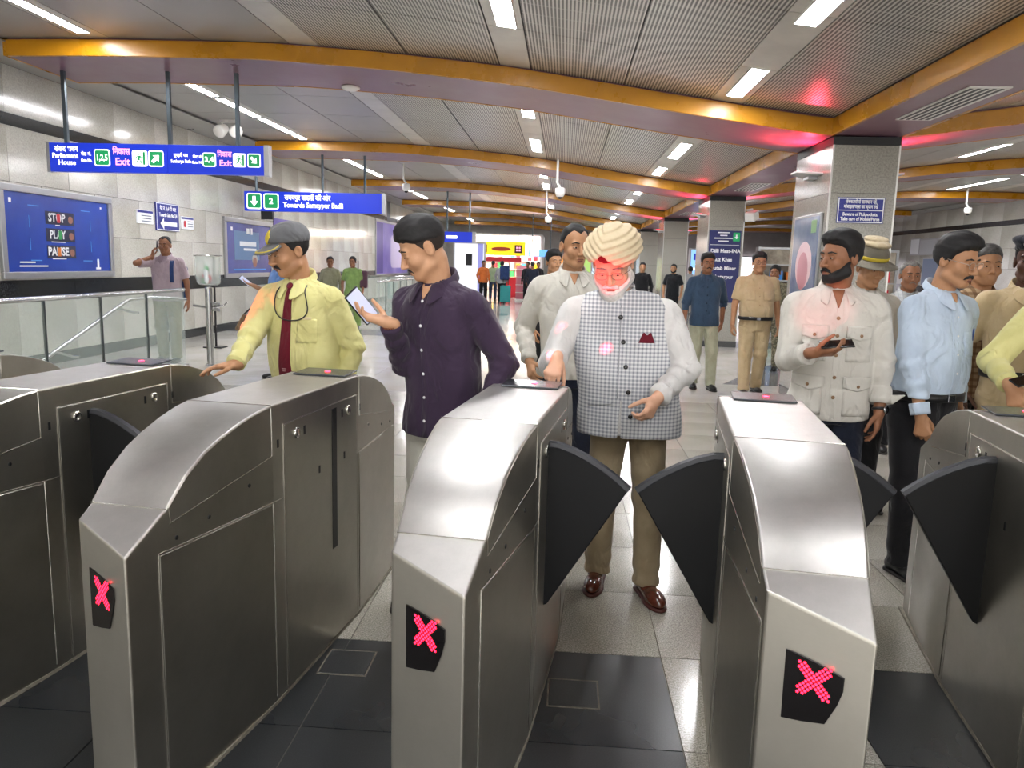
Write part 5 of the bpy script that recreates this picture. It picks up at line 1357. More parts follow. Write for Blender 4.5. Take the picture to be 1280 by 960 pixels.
# ---- man in the turban at the middle gate
R3 = gate_pt(0, .02, .40, HG)
tw = atz(690, 462, 1.13)
o = dict(h=1.70, skin=SK_P, shirt=C_white, trousers=C_stone, sw=.214, wide=1.17, belly=.05, lean=(-.075, -.05), seed=4, sleeve=.95, hem=.80, sr=1.12,
         R=dict(wrist=aty(696, 449, 3.27), hint=(-.35, .5, -.8), hd=(-.15, -.72, -.62), hn=(.1, .62, -.72), curl=[1.0, 1.05, 1.1, 1.1], thumb=(.35, .9)),
         L=dict(rel=(-.03, -.27, -.36), hint=(.9, .6, -.2), hd=(-.45, -.35, -.8), hn=(-.7, .55, .2), curl=[.75, .9, .95, 1.0], thumb=(.3, .9)),
         feet=((-.118, .06, -.12), (.118, -.06, .32)), shoes=M_leatherbr, soles=mat('sole_red_brown', '#4a2018', .5), legw=.96,
         head=dict(pitch=.55, yaw=-.13, roll=-.03, off=(-.035, -.045, -.015), down=True, gaze=(0, -.003), size=1.06), beard=.012, beardm=M_beardw, beardlong=True, moustache=2.0, moustm=M_beardw, browm=M_hairg,
         glasses='#6b6258', collar=False, cuffs=True, fat=.012)
p = person('man in a beige turban and checked waistcoat, tapping the middle gate', (.325, 3.60, 0), -.06, o)
S = p['S']
def turb(P):
    x, y, z = P[:, 0], P[:, 1], P[:, 2]; xo = x+.028; ax = np.abs(xo)
    d = ell(P, (.004, .012, .072), (.124, .138, .062)); d = smin(d, ell(P, (.008, .03, .100), (.094, .112, .046)), .03)
    ph = np.where(xo < 0, z+.75*xo, z-.30*xo)+.22*y
    d = d+.0036*np.sin(ph/.0140*2*PI*.55+.8*np.sin(x*25+y*9))+.0016*wrinkle(P, 3, 60)
    low = np.interp(xo, [-.13, -.08, -.05, 0, .03, .07, .10, .14], [.02, .03, .05, .098, .078, .046, .012, .0]).astype(F4)
    low = np.where(y < -.02, low, np.interp(y, [-.02, .0, .05, .15], [.012, .004, -.03, -.04]).astype(F4))
    return smax(d, low-z, .008)
tb = in_head(p, 'turban', turb, (-.15, -.16, -.06), (.15, .18, .19), .0042, noisy('turban_cloth', '#c3b291', '#cdbd9d', 22, .85, bmp=.15))
in_head(p, 'turban_underband', lambda P: smax(smax(p['hf0'](P)-.014, .052+.2*np.abs(P[:, 0]+.02)-P[:, 2], .004), P[:, 2]-.11, .004), (-.075, -.13, .03), (.05, -.03, .115), .0035, C_maroon)
# waistcoat
tf = p['torsof']
def vestf(P):
    d = tf(P)-.010
    for a in p['arms'].values():
        d = smax(d, -(cap(P, a['sh']+np.array([a['sg']*.012, 0, -.08]), a['sh']+np.array([a['sg']*.028, 0, .05]), .074, .062)), .012)
    d = d+.0045*wrinkle(P, 12, 13)+.002*wrinkle(P, 14, 38)
    d = smax(d, .775*S-P[:, 2], .004)
    x = P[:, 0]-p['off'](1.2)[0]
    gap = np.where(P[:, 2] < .97*S, .002+(.97*S-P[:, 2])*.03, -1).astype(F4)
    d = smax(d, gap-np.abs(x+.004)-(P[:, 1] > 0)*1., .003)
    d = smax(d, P[:, 2]-1.462*S, .004)
    return smax(d, -cap(P, p['nk0'], p['nk0']+np.array([0, -.02, .3]), p['nr']*1.14, p['nr']*1.25), .004)
vl = p['rows']; vest = sdf_obj('waistcoat', vestf, (-.42, -.36, .74), (.36, .26, 1.52), .0075, C_vest, p['t'])
# stand collar
mb = MB(); v = []; f = []; n = 26
for a in np.linspace(-PI/2+.22, 3*PI/2-.22, n):
    for dr, dz in ((.012, -.02), (.010, .012), (.007, .034)):
        rr = p['nr']*1.06+dr; v.append((p['nk0'][0]+math.cos(a)*rr*1.05, p['nk0'][1]+math.sin(a)*rr*1.08, p['nk0'][2]+.030+dz+math.sin(a)*rr*.42))
for i in range(n-1):
    for j in range(2): f.append((i*3+j, i*3+3+j, i*3+4+j, i*3+1+j))
c = mesh_obj('collar', v, f, C_vest, vest, True); md = c.modifiers.new('s', 'SOLIDIFY'); md.thickness = .005; md.offset = 0
for z in (1.345, 1.235, 1.125, 1.012, .90):
    cpt, nn = p['fyn'](p['off'](z)[0], z*S, vestf); disc('button', cpt+nn*.002, nn, .0105, .005, M_btn_b, vest)
for z0, z1 in ((.98, 1.40),):
    p['patch']('placket', p['off'](1.2)[0]-.022, p['off'](1.2)[0]-.018, z0*S, z1*S, mat('seam_shadow', '#8a8b8f', .9), vest, .0012, .001, vestf, 10)  # narrow grey strip paints the shade along the closing edge
px_ = p['off'](1.25)[0]+.105
p['patch']('pocket_square', px_-.036, px_+.036, 1.235*S, 1.275*S, C_maroon, vest, .006, .006, vestf, 8, lambda u_, w_, x, z: (px_+(x-px_)*(1-.45*w_), z+.006*math.sin(u_*9)*w_))
p['patch']('pocket_welt', px_-.052, px_+.052, 1.212*S, 1.236*S, C_vest, vest, .004, .003, vestf, 8)
for sg in (-1, 1):
    p['patch']('pocket_welt', p['off'](1)[0]+sg*.125-.055, p['off'](1)[0]+sg*.125+.055, .955*S, .985*S, C_vest, vest, .004, .003, vestf, 8, lambda u_, w_, x, z, sg=sg: (x, z-.02*(u_ if sg > 0 else 1-u_)))
def WP(px, py, y): return aty(px, py, y)
# ---- ticket official in the pale yellow shirt, cap and tie
c0 = WP(385, 400, 3.90)
o = dict(h=1.705, skin=SK_B, shirt=C_yel, trousers=C_navy, sw=.188, wide=1.04, belly=.03, lean=(-.02, -.04), seed=21, sleeve=.96, tuck=True, beltz=.93, sr=1.08,
         R=dict(wrist=WP(294, 456, 3.50), hint=(-.7, .5, -.6), hd=(-.55, -.80, -.06), hn=(.1, -.1, -1), curl=[.22, .28, .35, .45], thumb=(.6, .35)),
         L=dict(rel=(.045, .05, -.50), hint=(.6, .8, -.1), curl=.4), head=dict(pitch=.30, yaw=-.55, roll=.03, off=(-.02, -.03, .0), down=True), hair='short', hairt=.006, moustache=1.25, fat=.006,
         buttons=(M_btn_w, (1.30, 1.2, 1.1, 1.0)), collargap=.16)
p = person('man in a pale yellow shirt, maroon tie and grey peaked cap', (c0[0], 3.90, 0), -.30, o); S = p['S']
M_cap = cloth('cap_grey', '#57585a', '#626365'); M_capy = mat('cap_yellow_trim', '#c9b33a', .7)
def cap_crown(P):
    d = ell(P, (0, .012, .062), (.092, .112, .084)); return smax(d+.0015*wrinkle(P, 2, 40), .046-.18*P[:, 1]-P[:, 2], .004)
cp = in_head(p, 'cap', cap_crown, (-.11, -.13, .01), (.11, .15, .17), .0045, M_cap)
def brimf(P, r=0.):
    x, y, z = P[:, 0], P[:, 1], P[:, 2]; pl = z-(.058+(y+.085)*.33-x*x*3.2)
    e = np.sqrt((x/.088)**2+((y+.085)/.092)**2); return np.maximum(np.abs(pl)-.0035, np.maximum((e-1)*.088, y+.062))
in_head(p, 'brim', brimf, (-.1, -.19, -.02), (.1, -.04, .10), .0035, M_cap, cp)
def trim(P):
    x, y, z = P[:, 0], P[:, 1], P[:, 2]; pl = z-(.058+(y+.085)*.33-x*x*3.2)-.004
    e = np.sqrt((x/.076)**2+((y+.085)/.080)**2); return np.maximum(np.maximum(np.abs(pl)-.003, np.abs((e-1)*.078)-.0028), y+.07)
in_head(p, 'brim_piping', trim, (-.1, -.19, -.02), (.1, -.04, .10), .003, M_capy, cp)
in_head(p, 'badge', lambda P: np.maximum(cap_crown(P)-.004, np.abs(P[:, 0])+np.abs(P[:, 2]-.092)*.8-.028), (-.04, -.13, .05), (.04, -.04, .13), .003, M_capy, cp)
fx = p['off'](1.2)[0]
p['patch']('tie', fx-.04, fx+.04, .95*S, 1.425*S, C_maroon, p['shirt'], .010, .006, p['torsof'], 14, lambda u_, w_, x, z: (fx-.012*(1-w_)+(x-fx)*(1.-.62*w_), z))
disc('tie_knot', np.array([fx, p['fy'](fx, 1.42*S, p['torsof'])-.012, 1.425*S]), (0, -1, .5), .018, .009, C_maroon, p['shirt'])
ft = fx-.012*(1-.1); zt_ = 1.01*S; yt = p['fy'](ft, zt_, p['torsof'])-.0115
for q in range(3): MB().box(-.012+q*.002, .012-q*.002, -.0008, .0008, -.0014, .0014).build('tie_lettering', mat('thread_pale', '#b98d90', .8), p['shirt'], loc=(ft, yt, zt_-q*.006))
p['patch']('pocket', fx+.055, fx+.150, 1.145*S, 1.265*S, C_yel, p['shirt'], .003, .003)
p['patch']('name_badge', fx+.075, fx+.125, 1.262*S, 1.274*S, mat('badge_pale', '#d8c9a0', .5), p['shirt'], .006, .003, n=4)
pts = [(fx-.072, 1.415), (fx-.085, 1.36), (fx-.078, 1.30), (fx-.04, 1.262), (fx+.02, 1.252), (fx+.085, 1.262), (fx+.115, 1.30), (fx+.10, 1.36), (fx+.078, 1.415)]
ys = [p['fy'](x, min(z, 1.40)*S, p['torsof'])-.012 for x, z in pts]; P3 = [(x, y, z*S) for (x, z), y in zip(pts, ys)]
P3 = [(p['nk0'][0]-.06, p['nk0'][1]+.03, 1.468*S)]+P3+[(p['nk0'][0]+.06, p['nk0'][1]+.03, 1.468*S)]
MB().tube(spline(P3), .0034, 7).build('spectacle_cord', mat('cord_black', '#17181b', .4), p['t'], smooth=True)

# ---- young man in the plum shirt with a phone
c0 = WP(556, 400, 3.28)
ph = WP(449, 384, 3.10)
o = dict(h=1.735, skin=SK_A, shirt=C_plum, trousers=C_cream, sw=.185, wide=1.0, lean=(-.02, -.03), seed=33, sleeve=.95, hem=.80, sr=1.02, wr=1.1,
         R=dict(wrist=WP(487, 404, 3.08), hint=(-.2, .6, -.9), hd=(-.80, -.52, .24), hn=(.28, .08, .95), curl=[.35, .4, .45, .55], thumb=(.75, .7)),
         L=dict(rel=(.10, -.06, -.46), hint=(.7, .8, -.2), curl=.5), head=dict(pitch=.48, yaw=-.72, roll=.05, off=(-.025, -.045, -.008), down=True), hair='fade', hairt=.010, hairtop=.012, moustache=.8, neck=.058,
         buttons=(M_btn_w, (1.375, 1.275, 1.175, 1.075, .975, .875)), btnr=.0066, collargap=.30, feet=((-.10, .02), (.10, .05)), vneck=1.385)
p = person('young man in a dark plum shirt holding out a phone', (c0[0], 3.28, 0), -.52, o); S = p['S']
def bracelet(p, side, name, m, k=.02, r=.031, th=.005, beads=False):
    a = p['arms'][side]; d = nrm(a['wr']-a['el']); c = a['wr']-d*k; u_ = nrm(np.cross(d, [0.3, .2, 1])); v_ = np.cross(d, u_)
    ring = [tuple(c+u_*r*math.cos(q)+v_*r*math.sin(q)) for q in np.linspace(0, 2*PI, 18, endpoint=False)]
    if not beads: return MB().tube(ring, th, 7, closed=True).build(name, m, p['t'], smooth=True)
    mb = MB()
    for q in ring: mb.lathe([(.001, -.005), (.0045, -.003), (.0055, 0), (.0045, .003), (.001, .005)], 7, q)
    return mb.build(name, m, p['t'], smooth=True)
bracelet(p, 'R', 'bead_bracelet', noisy('beads', '#2a1410', '#8c4a1e', 90, .4), .004, .030, beads=True)
phone_at('black phone with a lit screen in the plum-shirted man\'s hand', (ph[0]+.012, ph[1], ph[2]+.006), (-.50, -.42, .75), (.36, -.82, .46), .075, .152)

# ---- man in the white shirt behind the turban
c0 = WP(713, 400, 4.75)
o = dict(h=1.79, skin=SK_B, shirt=C_off, trousers=C_navy, sw=.190, lean=(0, -.03), seed=41, sleeve=.94, hem=.83, sr=1.1, wr=1.2,
         R=dict(wrist=WP(662, 452, 4.62), hint=(-.35, .9, 0), curl=.6, hn=(1, .5, 0)), L=dict(rel=(.08, -.05, -.5)), head=dict(pitch=.10, yaw=.30, off=(0, -.02, .0)), hair='reced', hairt=.005,
         buttons=(M_btn_w, (1.28, 1.18)), collargap=.34, vneck=1.385)
person('man with receding hair in an off-white shirt behind the turbaned man', (c0[0], 4.75, 0), .12, o)

# ---- man in the off-white safari shirt with a watch
c0 = WP(1044, 400, 4.02)
C_safari = cloth('linen_safari', '#c6c3ba', '#d0cdc4', wv=.4)
o = dict(h=1.745, skin=SK_C, shirt=C_safari, trousers=C_navy, sw=.192, wide=1.06, lean=(-.01, -.01), seed=52, sleeve=.80, hem=.795, sr=1.16, wr=1.5,
         R=dict(wrist=WP(1016, 441, 3.74), hint=(-.25, .45, -.9), hd=(.93, -.25, .12), hn=(.05, .35, .85), curl=[.55, .6, .65, .7], thumb=(.6, .75)),
         L=dict(wrist=WP(1099, 514, 3.92), hint=(.6, .9, 0), hd=(-.08, -.2, -1), hn=(-.9, .3, 0), curl=[.25, .4, .5, .55]), head=dict(pitch=.02, yaw=-.98, off=(0, -.015, .0)), hair='side', hairt=.010, hairtop=.012, moustache=1.7, beard=.003,
         buttons=(M_btn_br, (1.31, 1.225, 1.13, 1.02, .92)), btnr=.0095, collargap=.40, cuffs=False, vneck=1.36)
p = person('bearded man in an off-white safari shirt looking left, phone in hand', (c0[0], 4.02, 0), -.16, o); S = p['S']
f0 = p['off'](1.1)[0]
for sx, z0, z1, wd_ in ((-.105, 1.10, 1.25, .056), (.105, 1.10, 1.25, .060), (-.115, .83, 1.00, .064), (.115, .83, 1.00, .066)):
    p['patch']('pocket', f0+sx-wd_, f0+sx+wd_, z0*S, z1*S, C_safari, p['shirt'], .006, .005)
    p['patch']('pocket_flap', f0+sx-wd_-.004, f0+sx+wd_+.004, (z1-.03)*S, (z1+.025)*S, C_safari, p['shirt'], .012, .005, n=8, shape=lambda u_, w_, x, z: (x, z-.018*(1-abs(2*u_-1))*(1-w_)))
    cpt, nn = p['fyn'](f0+sx, (z1-.022)*S); disc('button', cpt+nn*.013, nn, .0085, .004, M_btn_br, p['shirt'])
for side, rr in (('R', .050), ('L', .052)):
    a = p['arms'][side]; d = nrm(a['wr']-a['el']); e = a['el']+(a['wr']-a['el'])*.80
    MB().tube([e-d*.075, e-d*.06, e-d*.01, e+d*.012, e+d*.008], [rr*.98, rr*1.06, rr*1.10, rr*1.04, rr*.9], 18).build('turned_cuff', C_safari, p['shirt'], smooth=True)
    if side == 'L':
        q = e-d*.01+np.array([.052, -.01, 0]); MB().prism([tuple(e+np.array([.035, -.03, .035])), tuple(e+np.array([.115, -.02, .040])), tuple(e+np.array([.05, -.03, -.012]))], (0, .03, 0)).build('cuff_point', C_safari, p['shirt'], bevel=.006)
a = p['arms']['L']; d = nrm(a['wr']-a['el']); c = a['wr']-d*.012
w = bracelet(p, 'L', 'watch', mat('watch_strap', '#141416', .4), .012, .0295, .0075)
disc('watch_face', c+nrm(np.array([.75, -.65, 0]))*.030, (.75, -.65, .1), .021, .010, mat('watch_steel', '#b8babd', .2, 1.), w)
phone_at('dark phone held flat by the man in the safari shirt', WP(1046, 429, 3.70), (.95, -.12, .10), (-.05, -.35, .9), .074, .15, False)

# ---- man in the sky-blue shirt
c0 = WP(1164, 400, 4.05)
o = dict(h=1.745, skin=SK_B, shirt=C_sky, trousers=C_black, sw=.180, wide=.98, belly=.035, lean=(.02, -.03), seed=63, sleeve=.95, tuck=True, beltz=.935, sr=1.1, wr=1.1,
         R=dict(wrist=WP(1151, 521, 3.86), hint=(-.7, .7, 0), hd=(.12, -.15, -1), hn=(.7, .6, 0), curl=[.8, .9, 1., 1.], thumb=(.4, .6)), L=dict(rel=(.05, .02, -.5)), feet=((-.10, -.06), (.11, .08)),
         head=dict(pitch=.22, yaw=.16, off=(.012, -.03, 0), down=True), hair='side', hairt=.010, hairtop=.012, moustache=1.5, glasses='#a39a90', fat=.008, buttons=(M_btn_w, (1.33, 1.24, 1.15, 1.06)), collargap=.24, vneck=1.40)
p = person('man in a light blue shirt with spectacles and moustache at the right', (c0[0], 4.05, 0), .42, o); S = p['S']
f0 = p['off'](1.2)[0]; p['patch']('pocket', f0+.05, f0+.145, 1.14*S, 1.265*S, C_sky, p['shirt'], .003, .003)
cpt, nn = p['fyn'](f0+.125, 1.255*S); MB().tube([cpt+nn*.007+np.array([0, 0, -.04]), cpt+nn*.007+np.array([0, 0, .018])], .0038, 8).build('pen', mat('pen_blue', '#23407a', .3), p['shirt'])

# ---- man in brown checks behind him
c0 = WP(1222, 400, 4.95)
o = dict(h=1.74, skin=SK_B, shirt=C_brownck, trousers=C_black, seed=71, res=.012, hair='short', hairm=noisy('hair_pepper', '#2a2928', '#55524f', 60, .5), head=dict(yaw=-.2, pitch=.05), buttons=(M_btn_w, (1.3, 1.2, 1.1)), sw=.180)
person('man in a brown checked shirt half hidden behind the light blue shirt', (c0[0], 4.95, 0), .1, o)

# ---- officer in the dark beret
c0 = WP(1272, 400, 4.6)
o = dict(h=1.765, skin=SK_D, shirt=C_khaki, trousers=C_khaki, seed=75, res=.011, hair='short', hairt=.004, moustache=1.1, head=dict(yaw=-.38, pitch=-.02, gaze=(-.003, 0)), buttons=(M_btn_br, (1.3, 1.2, 1.1)), hres=.0045, sleeve=.2, L=dict(rel=(.05, .05, -.5)), R=dict(rel=(-.07, .03, -.5)), sw=.19, tuck=True)
p = person('officer in a navy beret and khaki shirt at the right edge', (c0[0], 4.55, 0), -.15, o)
M_beret = cloth('beret_navy', '#14161f', '#1b1e29')
def beret(P):
    x, y, z = P[:, 0], P[:, 1], P[:, 2]; d = ell(P, (.012, .0, .098), (.118, .128, .040), rotm(.10, .22, 0)); d = smin(d, ell(P, (0, .0, .072), (.088, .104, .034)), .02)
    return smax(d+.002*wrinkle(P, 3, 40), .052-.12*y-z, .005)
be = in_head(p, 'beret', beret, (-.14, -.16, .02), (.16, .16, .17), .005, M_beret)
in_head(p, 'beret_badge', lambda P: np.maximum(beret(P)-.005, np.sqrt((P[:, 0]+.03)**2+(P[:, 2]-.088)**2)-.016), (-.06, -.16, .06), (.0, -.05, .12), .003, mat('badge_silver', '#b9b7ae', .35, .8), be)

# ---- second pale yellow shirt at the right edge
c0 = WP(1352, 400, 3.78)
o = dict(h=1.74, skin=SK_B, shirt=C_yel, trousers=C_navy, seed=81, sleeve=.93, tuck=True, beltz=.92, sr=1.12, wr=1.3, belly=.02, res=.010, sw=.19, R=dict(wrist=WP(1262, 482, 3.62), hint=(-.25, .9, -.1), hd=(.25, -.45, -.85), hn=(.6, .3, -.5), curl=.8), L=dict(rel=(.08, 0, -.5)), head=dict(yaw=.2), hair='short', buttons=(M_btn_w, (1.3, 1.2, 1.1)))
person('man in a pale yellow shirt cut off by the right edge', (c0[0], 3.78, 0), -.1, o)
kp = WP(1277, 502, 3.52); phone_at('small dark blue device held by the man at the right edge', (kp[0], kp[1], 1.105), (.9, .2, .25), (-.2, -.5, .85), .06, .11, False)

# ---- officer in the slouch hat behind the safari shirt
c0 = WP(1080, 400, 5.15)
o = dict(h=1.71, skin=SK_B, shirt=C_off, trousers=C_black, seed=85, res=.012, hair='short', hairm=M_hairg, head=dict(yaw=.1, pitch=.25, down=True), hres=.005)
p = person('person in a grey slouch hat with yellow band behind the safari shirt', (c0[0], 5.15, 0), .15, o)
M_hat = cloth('hat_grey_felt', '#6f6a5e', '#7c7668'); M_tan = cloth('hat_plume_tan', '#a8987a', '#b5a688')
def crown(P): return smax(smax(ell(P, (0, .01, .085), (.094, .108, .075)), .040-P[:, 2], .004), P[:, 2]-.145, .01)
ht = in_head(p, 'hat', crown, (-.12, -.14, .02), (.12, .14, .17), .006, M_hat)
in_head(p, 'brim', lambda P: np.maximum(np.abs(P[:, 2]-.048+1.3*np.clip(np.sqrt(P[:, 0]**2+P[:, 1]**2)-.10, 0, 1)*.35)-.004, (np.sqrt((P[:, 0]/.155)**2+(P[:, 1]/.165)**2)-1)*.15), (-.17, -.18, .0), (.17, .18, .07), .005, M_hat, ht)
in_head(p, 'band', lambda P: np.maximum(crown(P)-.005, np.abs(P[:, 2]-.066)-.013), (-.12, -.14, .04), (.12, .14, .10), .005, M_capy, ht)
in_head(p, 'folded_crown', lambda P: np.minimum(ell(P, (0, .0, .152), (.082, .10, .026)), ell(P, (.01, .03, .178), (.078, .07, .018))), (-.12, -.12, .11), (.12, .14, .21), .006, M_tan, ht)

# ---- man in the grey striped shirt between them, farther back
c0 = WP(1131, 400, 6.9)
o = dict(h=1.66, skin=SK_C, shirt=C_stripe, trousers=C_black, seed=88, res=.012, hair='reced', hairm=M_hairg, moustache=.9, moustm=M_hairg, head=dict(yaw=0, pitch=.05), buttons=(M_btn_w, (1.3, 1.2)))
person('older man in a pale grey shirt standing behind, between hat and blue shirt', (c0[0], 6.9, 0), -.1, o)

# ---- the two men walking up
c0 = atz(888, 491, 0)
o = dict(h=1.75, skin=SK_C, shirt=C_steelblue, trousers=C_sage, seed=91, res=.012, hres=.006, hair='side', hairt=.010, hairtop=.012, moustache=1.4, head=dict(yaw=.05), sleeve=.45, hem=.80, sw=.185, cuffs=False, R=dict(rel=(-.08, -.04, -.52), curl=.7), L=dict(rel=(.07, .10, -.50)),
         feet=((-.10, -.03), (.10, -.18)), knee=(.03, .0), collargap=.36, buttons=(M_btn_b, (1.3, 1.2, 1.1, 1.0)), noface=False)
p = person('man in a slate blue shirt and sage trousers walking beside the policeman', (c0[0]-.06, 10.25, 0), .0, o)
c0 = atz(932, 490, 0)
o = dict(h=1.77, skin=SK_B, shirt=C_khaki, trousers=C_khaki, seed=95, res=.012, hres=.006, hair='side', hairt=.009, hairtop=.010, glasses='#2a2a2c', glr=.002, head=dict(yaw=-.02), sleeve=.2, tuck=True, beltz=.935, belly=.055, wide=1.06, sw=.20, fat=.012, R=dict(rel=(-.09, -.06, -.52), curl=.6), L=dict(rel=(.11, .06, -.52), curl=.6),
         feet=((-.11, -.12), (.09, .12)), knee=(.0, .04), collargap=.40, legw=1.05, buttons=(M_btn_br, (1.3, 1.2, 1.1)))
p = person('policeman in khaki uniform and spectacles walking towards the gates', (c0[0]+.03, 9.9, 0), .0, o); S = p['S']; f0 = p['off'](1.2)[0]
for sx in (-.1, .1): p['patch']('pocket', f0+sx-.055, f0+sx+.055, 1.15*S, 1.27*S, C_khaki, p['shirt'], .006, .005)
for sg in (-1, 1):
    a = p['arms']['L' if sg > 0 else 'R']; MB().box(-.06, .06, -.024, .024, 0, .008).build('epaulette', C_khaki, p['shirt'], bevel=.003, loc=tuple(a['sh']+np.array([-sg*.055, .0, .062])))

# ---- others in the background
def bg(label, px, y, h, o, rz=0., py=400):
    c = WP(px, py, y); q = dict(h=h, res=.015, seed=int(px), cuffs=False, collar=False, noface=y > 16); q.update(o)
    return person(label, (c[0], y, 0), rz, q)
C_camo = noisy('camouflage', '#5d5a48', '#8d8870', 26, .85, lo=.48, hi=.52); C_green = cloth('sari_green', '#6f8a4e', '#84a05c'); C_greyt = cloth('tshirt_grey', '#9a9c9f', '#a8aaad'); C_blackp = cloth('polo_black', '#17191d', '#1f2226'); C_blueS = cloth('shirt_cornflower', '#5d83bf', '#6a90cc'); C_orange = cloth('shirt_orange', '#c8682c', '#d4763a'); C_teal = mat('luggage_teal', '#1f7f80', .4)
C_jean = cloth('denim', '#2c3a52', '#35455f')
pm = bg('man in a dusty pink shirt talking on a phone by the left wall', 209, 10.9, 1.81, dict(skin=SK_C, shirt=C_pink, trousers=C_olive, res=.012, hres=.006, hair='reced', hairt=.004, sleeve=.2, hem=.84, legw=1.1, noface=False, sw=.19, wide=1.05,
    R=dict(rel=(.03, -.08, .07), hint=(-.8, -.2, -.8), hd=(.12, .12, .98), hn=(.95, .2, -.1), curl=.7), L=dict(rel=(.09, .02, -.52)), feet=((-.10, .05), (.12, -.05)), collar=True), .12, 360)
rot = Matrix.Rotation(.12, 3, 'Z'); wv_ = rot @ Vector(pm['arms']['R']['wr'])+Vector(pm['t'].location)
ep = rot @ Vector(pm['hc']+np.array([-.098, -.012, -.015]))+Vector(pm['t'].location)
phone_at('dark phone at the ear of the man in the pink shirt', ep, (-.05, .25, 1), (.95, .2, 0), .07, .15, False)
t = empty('backpack', (0, 0, 0), label='navy backpack on the back of the man in pink', cat='backpack'); t.location = Vector(pm['t'].location)+rot @ Vector((.03, .205, 1.18)); t.rotation_euler = (0, 0, .12)
MB().box(-.17, .19, -.075, .085, -.26, .22).build('pack', cloth('pack_navy', '#24365e', '#2b406c'), t, bevel=.05, seg=3)
S_ = pm['S']
for sx in (.115,):
    pm['patch']('strap', sx-.024, sx+.024, 1.10*S_, 1.40*S_, MATS['pack_navy'], pm['t'], .012, .008, pm['shirtf'], 10)
bm_ = bg('man in a cornflower blue shirt behind the capped official, reading a phone', 348, 9.6, 1.66, dict(skin=SK_B, shirt=C_blueS, trousers=C_black, hair='short', hairm=M_hairg, sleeve=.2, noface=False, R=dict(rel=(-.10, -.26, -.14), hint=(-.3, .4, -.9), hd=(-.2, -.8, .3), hn=(0, .3, .9)), head=dict(pitch=.4)), -1.0, 380)
q_ = Matrix.Rotation(-1.0, 3, 'Z') @ Vector(bm_['arms']['R']['wr'])+Vector(bm_['t'].location)
phone_at('pale phone in the hand of the man in the cornflower shirt', (q_.x-.10, q_.y-.02, q_.z+.06), (-.7, -.2, .6), (.5, -.5, .6), .08, .16)
t = empty('shoulder_bag', WP(311, 408, 9.3), label='brown shoulder bag hanging beside the cornflower-shirted man', cat='bag'); t.rotation_euler = (0, .5, .3)
MB().box(-.13, .13, -.05, .05, -.11, .11).build('bag', noisy('bag_brown', '#5a4632', '#8a6d4e', 30, .7), t, bevel=.02); MB().tube([(-.12, 0, .1), (-.04, 0, .35), (.3, 0, .62)], .012, 6).build('strap', mat('strap_dark', '#1c1917', .7), t)
bg('woman in a green sari with a maroon bag by the left wall', 441, 17.5, 1.62, dict(skin=SK_C, shirt=C_green, trousers=C_green, legw=1.35, hair='bun', sleeve=.2, hem=.86, noface=False, head=dict(yaw=-.1)), .1, 340)
hb_ = WP(451, 348, 17.55); t = empty('handbag', hb_, label='maroon shoulder bag of the woman in the green sari', cat='bag')
MB().box(-.10, .16, -.06, .06, -.22, .18).build('bag', mat('bag_maroon', '#4b2a38', .6), t, bevel=.04); MB().tube([(-.06, 0, .16), (-.06, 0, .4)], .012, 6).build('strap', MATS['bag_maroon'], t)
bg('person with dark hair beside the woman in the green sari', 413, 17.9, 1.60, dict(skin=SK_C, shirt=C_olive, trousers=C_black, hair='short', noface=False), .3, 340)
bg('dark-haired man peering over the shoulder of the man in off-white', 691, 8.4, 1.70, dict(skin=SK_B, shirt=C_black, trousers=C_black, hair='side', hairt=.010, hairtop=.012, noface=False, res=.013), .5, 340)
bg('man in a black polo shirt leaning at the third column', 842, 21.2, 1.66, dict(skin=SK_B, shirt=C_blackp, trousers=C_blackp, hair='short', beard=.005, sleeve=.2, noface=False), -.3, 340)
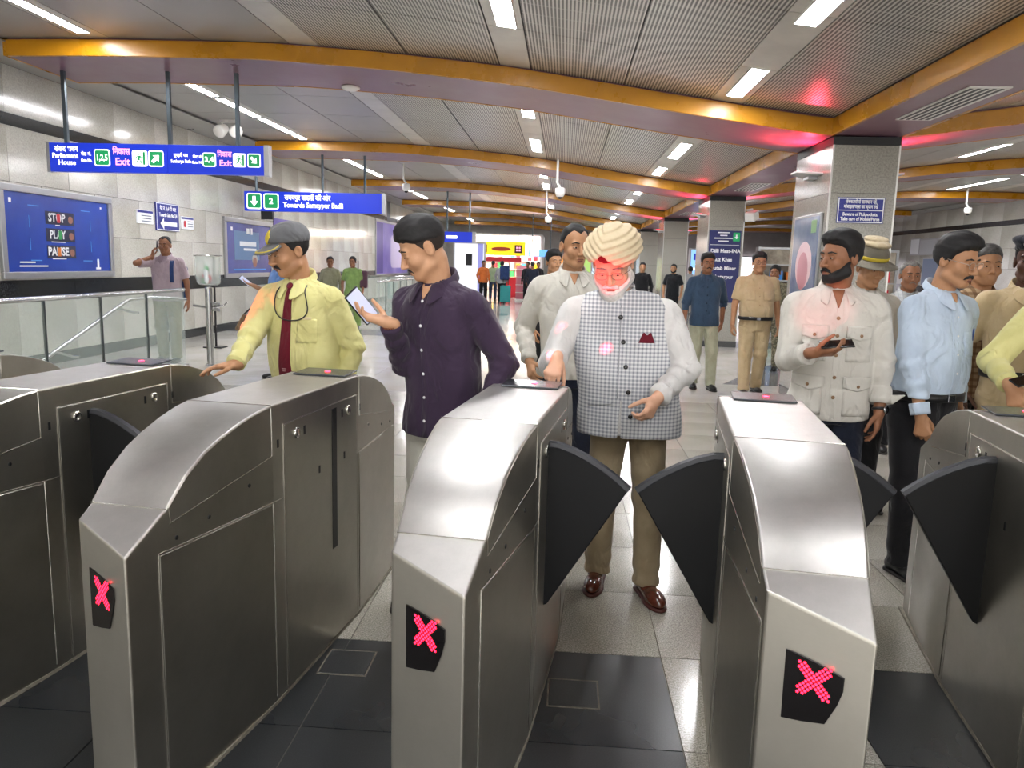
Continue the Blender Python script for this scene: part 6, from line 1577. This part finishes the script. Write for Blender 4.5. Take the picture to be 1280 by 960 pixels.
bg('dark-haired man whose head shows over the turbaned man\'s shoulder', 803, 20.4, 1.68, dict(skin=SK_B, shirt=C_black, trousers=C_black, hair='short', noface=False), -.1, 340)
bg('person in a grey shirt seen from behind by the second column', 863, 27.0, 1.62, dict(skin=SK_B, shirt=C_greyt, trousers=C_cream, hair='short', hairt=.012, back=True), PI, 340)
bg('person in camouflage with long dark hair behind the policeman', 968, 12.4, 1.64, dict(skin=SK_C, shirt=C_camo, trousers=C_camo, hair='bun', noface=False, sleeve=.2), -.5, 360)
for lab, px, y, sm, tm, rz in (('person in an orange shirt near the lit shop', 604, 31.5, C_orange, C_black, .5), ('person in pale green walking towards the lit shop', 616, 33.0, cloth('shirt_lime', '#9bb08a', '#a9be98'), C_jean, PI), ('traveller in grey with a backpack before the lit shop', 627, 31.0, C_greyt, C_black, PI),
                               ('person in dark clothes right of the suitcase', 659, 31.8, C_blackp, C_black, -.4), ('person in a dark navy coat near the lit shop', 665, 30.0, C_navy, C_black, PI), ('person in black farthest down the hall', 672, 34.0, C_black, C_black, .2)):
    bg(lab, px, y, 1.66, dict(skin=SK_C, shirt=sm, trousers=tm, hair='short', res=.022, hres=.014, back=True), rz, 360)
b_ = WP(629, 345, 30.84); t = empty('backpack', (b_[0]+.06, 30.90, 1.2), label='navy backpack of the traveller before the lit shop', cat='backpack'); MB().box(-.19, .19, -.16, .0, -.28, .28).build('pack', MATS['pack_navy'], t, bevel=.05)
b_ = atz(636, 377, 0); t = empty('suitcase', (b_[0], 30.2, 0), label='teal suitcase on wheels in the middle of the hall', cat='suitcase'); MB().box(-.2, .2, -.13, .13, .07, .72).build('shell', C_teal, t, bevel=.04)
for sx in (-.15, .15): MB().lathe([(.035, -.015), (.035, .015)], 10, (sx, 0, .035), 'x').build('wheel', M_blk, t)
MB().tube([(-.1, .1, .7), (-.1, .1, 1.05), (.1, .1, 1.05), (.1, .1, .7)], .012, 6).build('handle', M_blk, t)

# the clear bag belongs to the litter stand
sdf_obj('bag', BAG[1], (-.26, -.24, 1.02), (.26, .24, 1.58), .012, BAG[2], BAG[0])
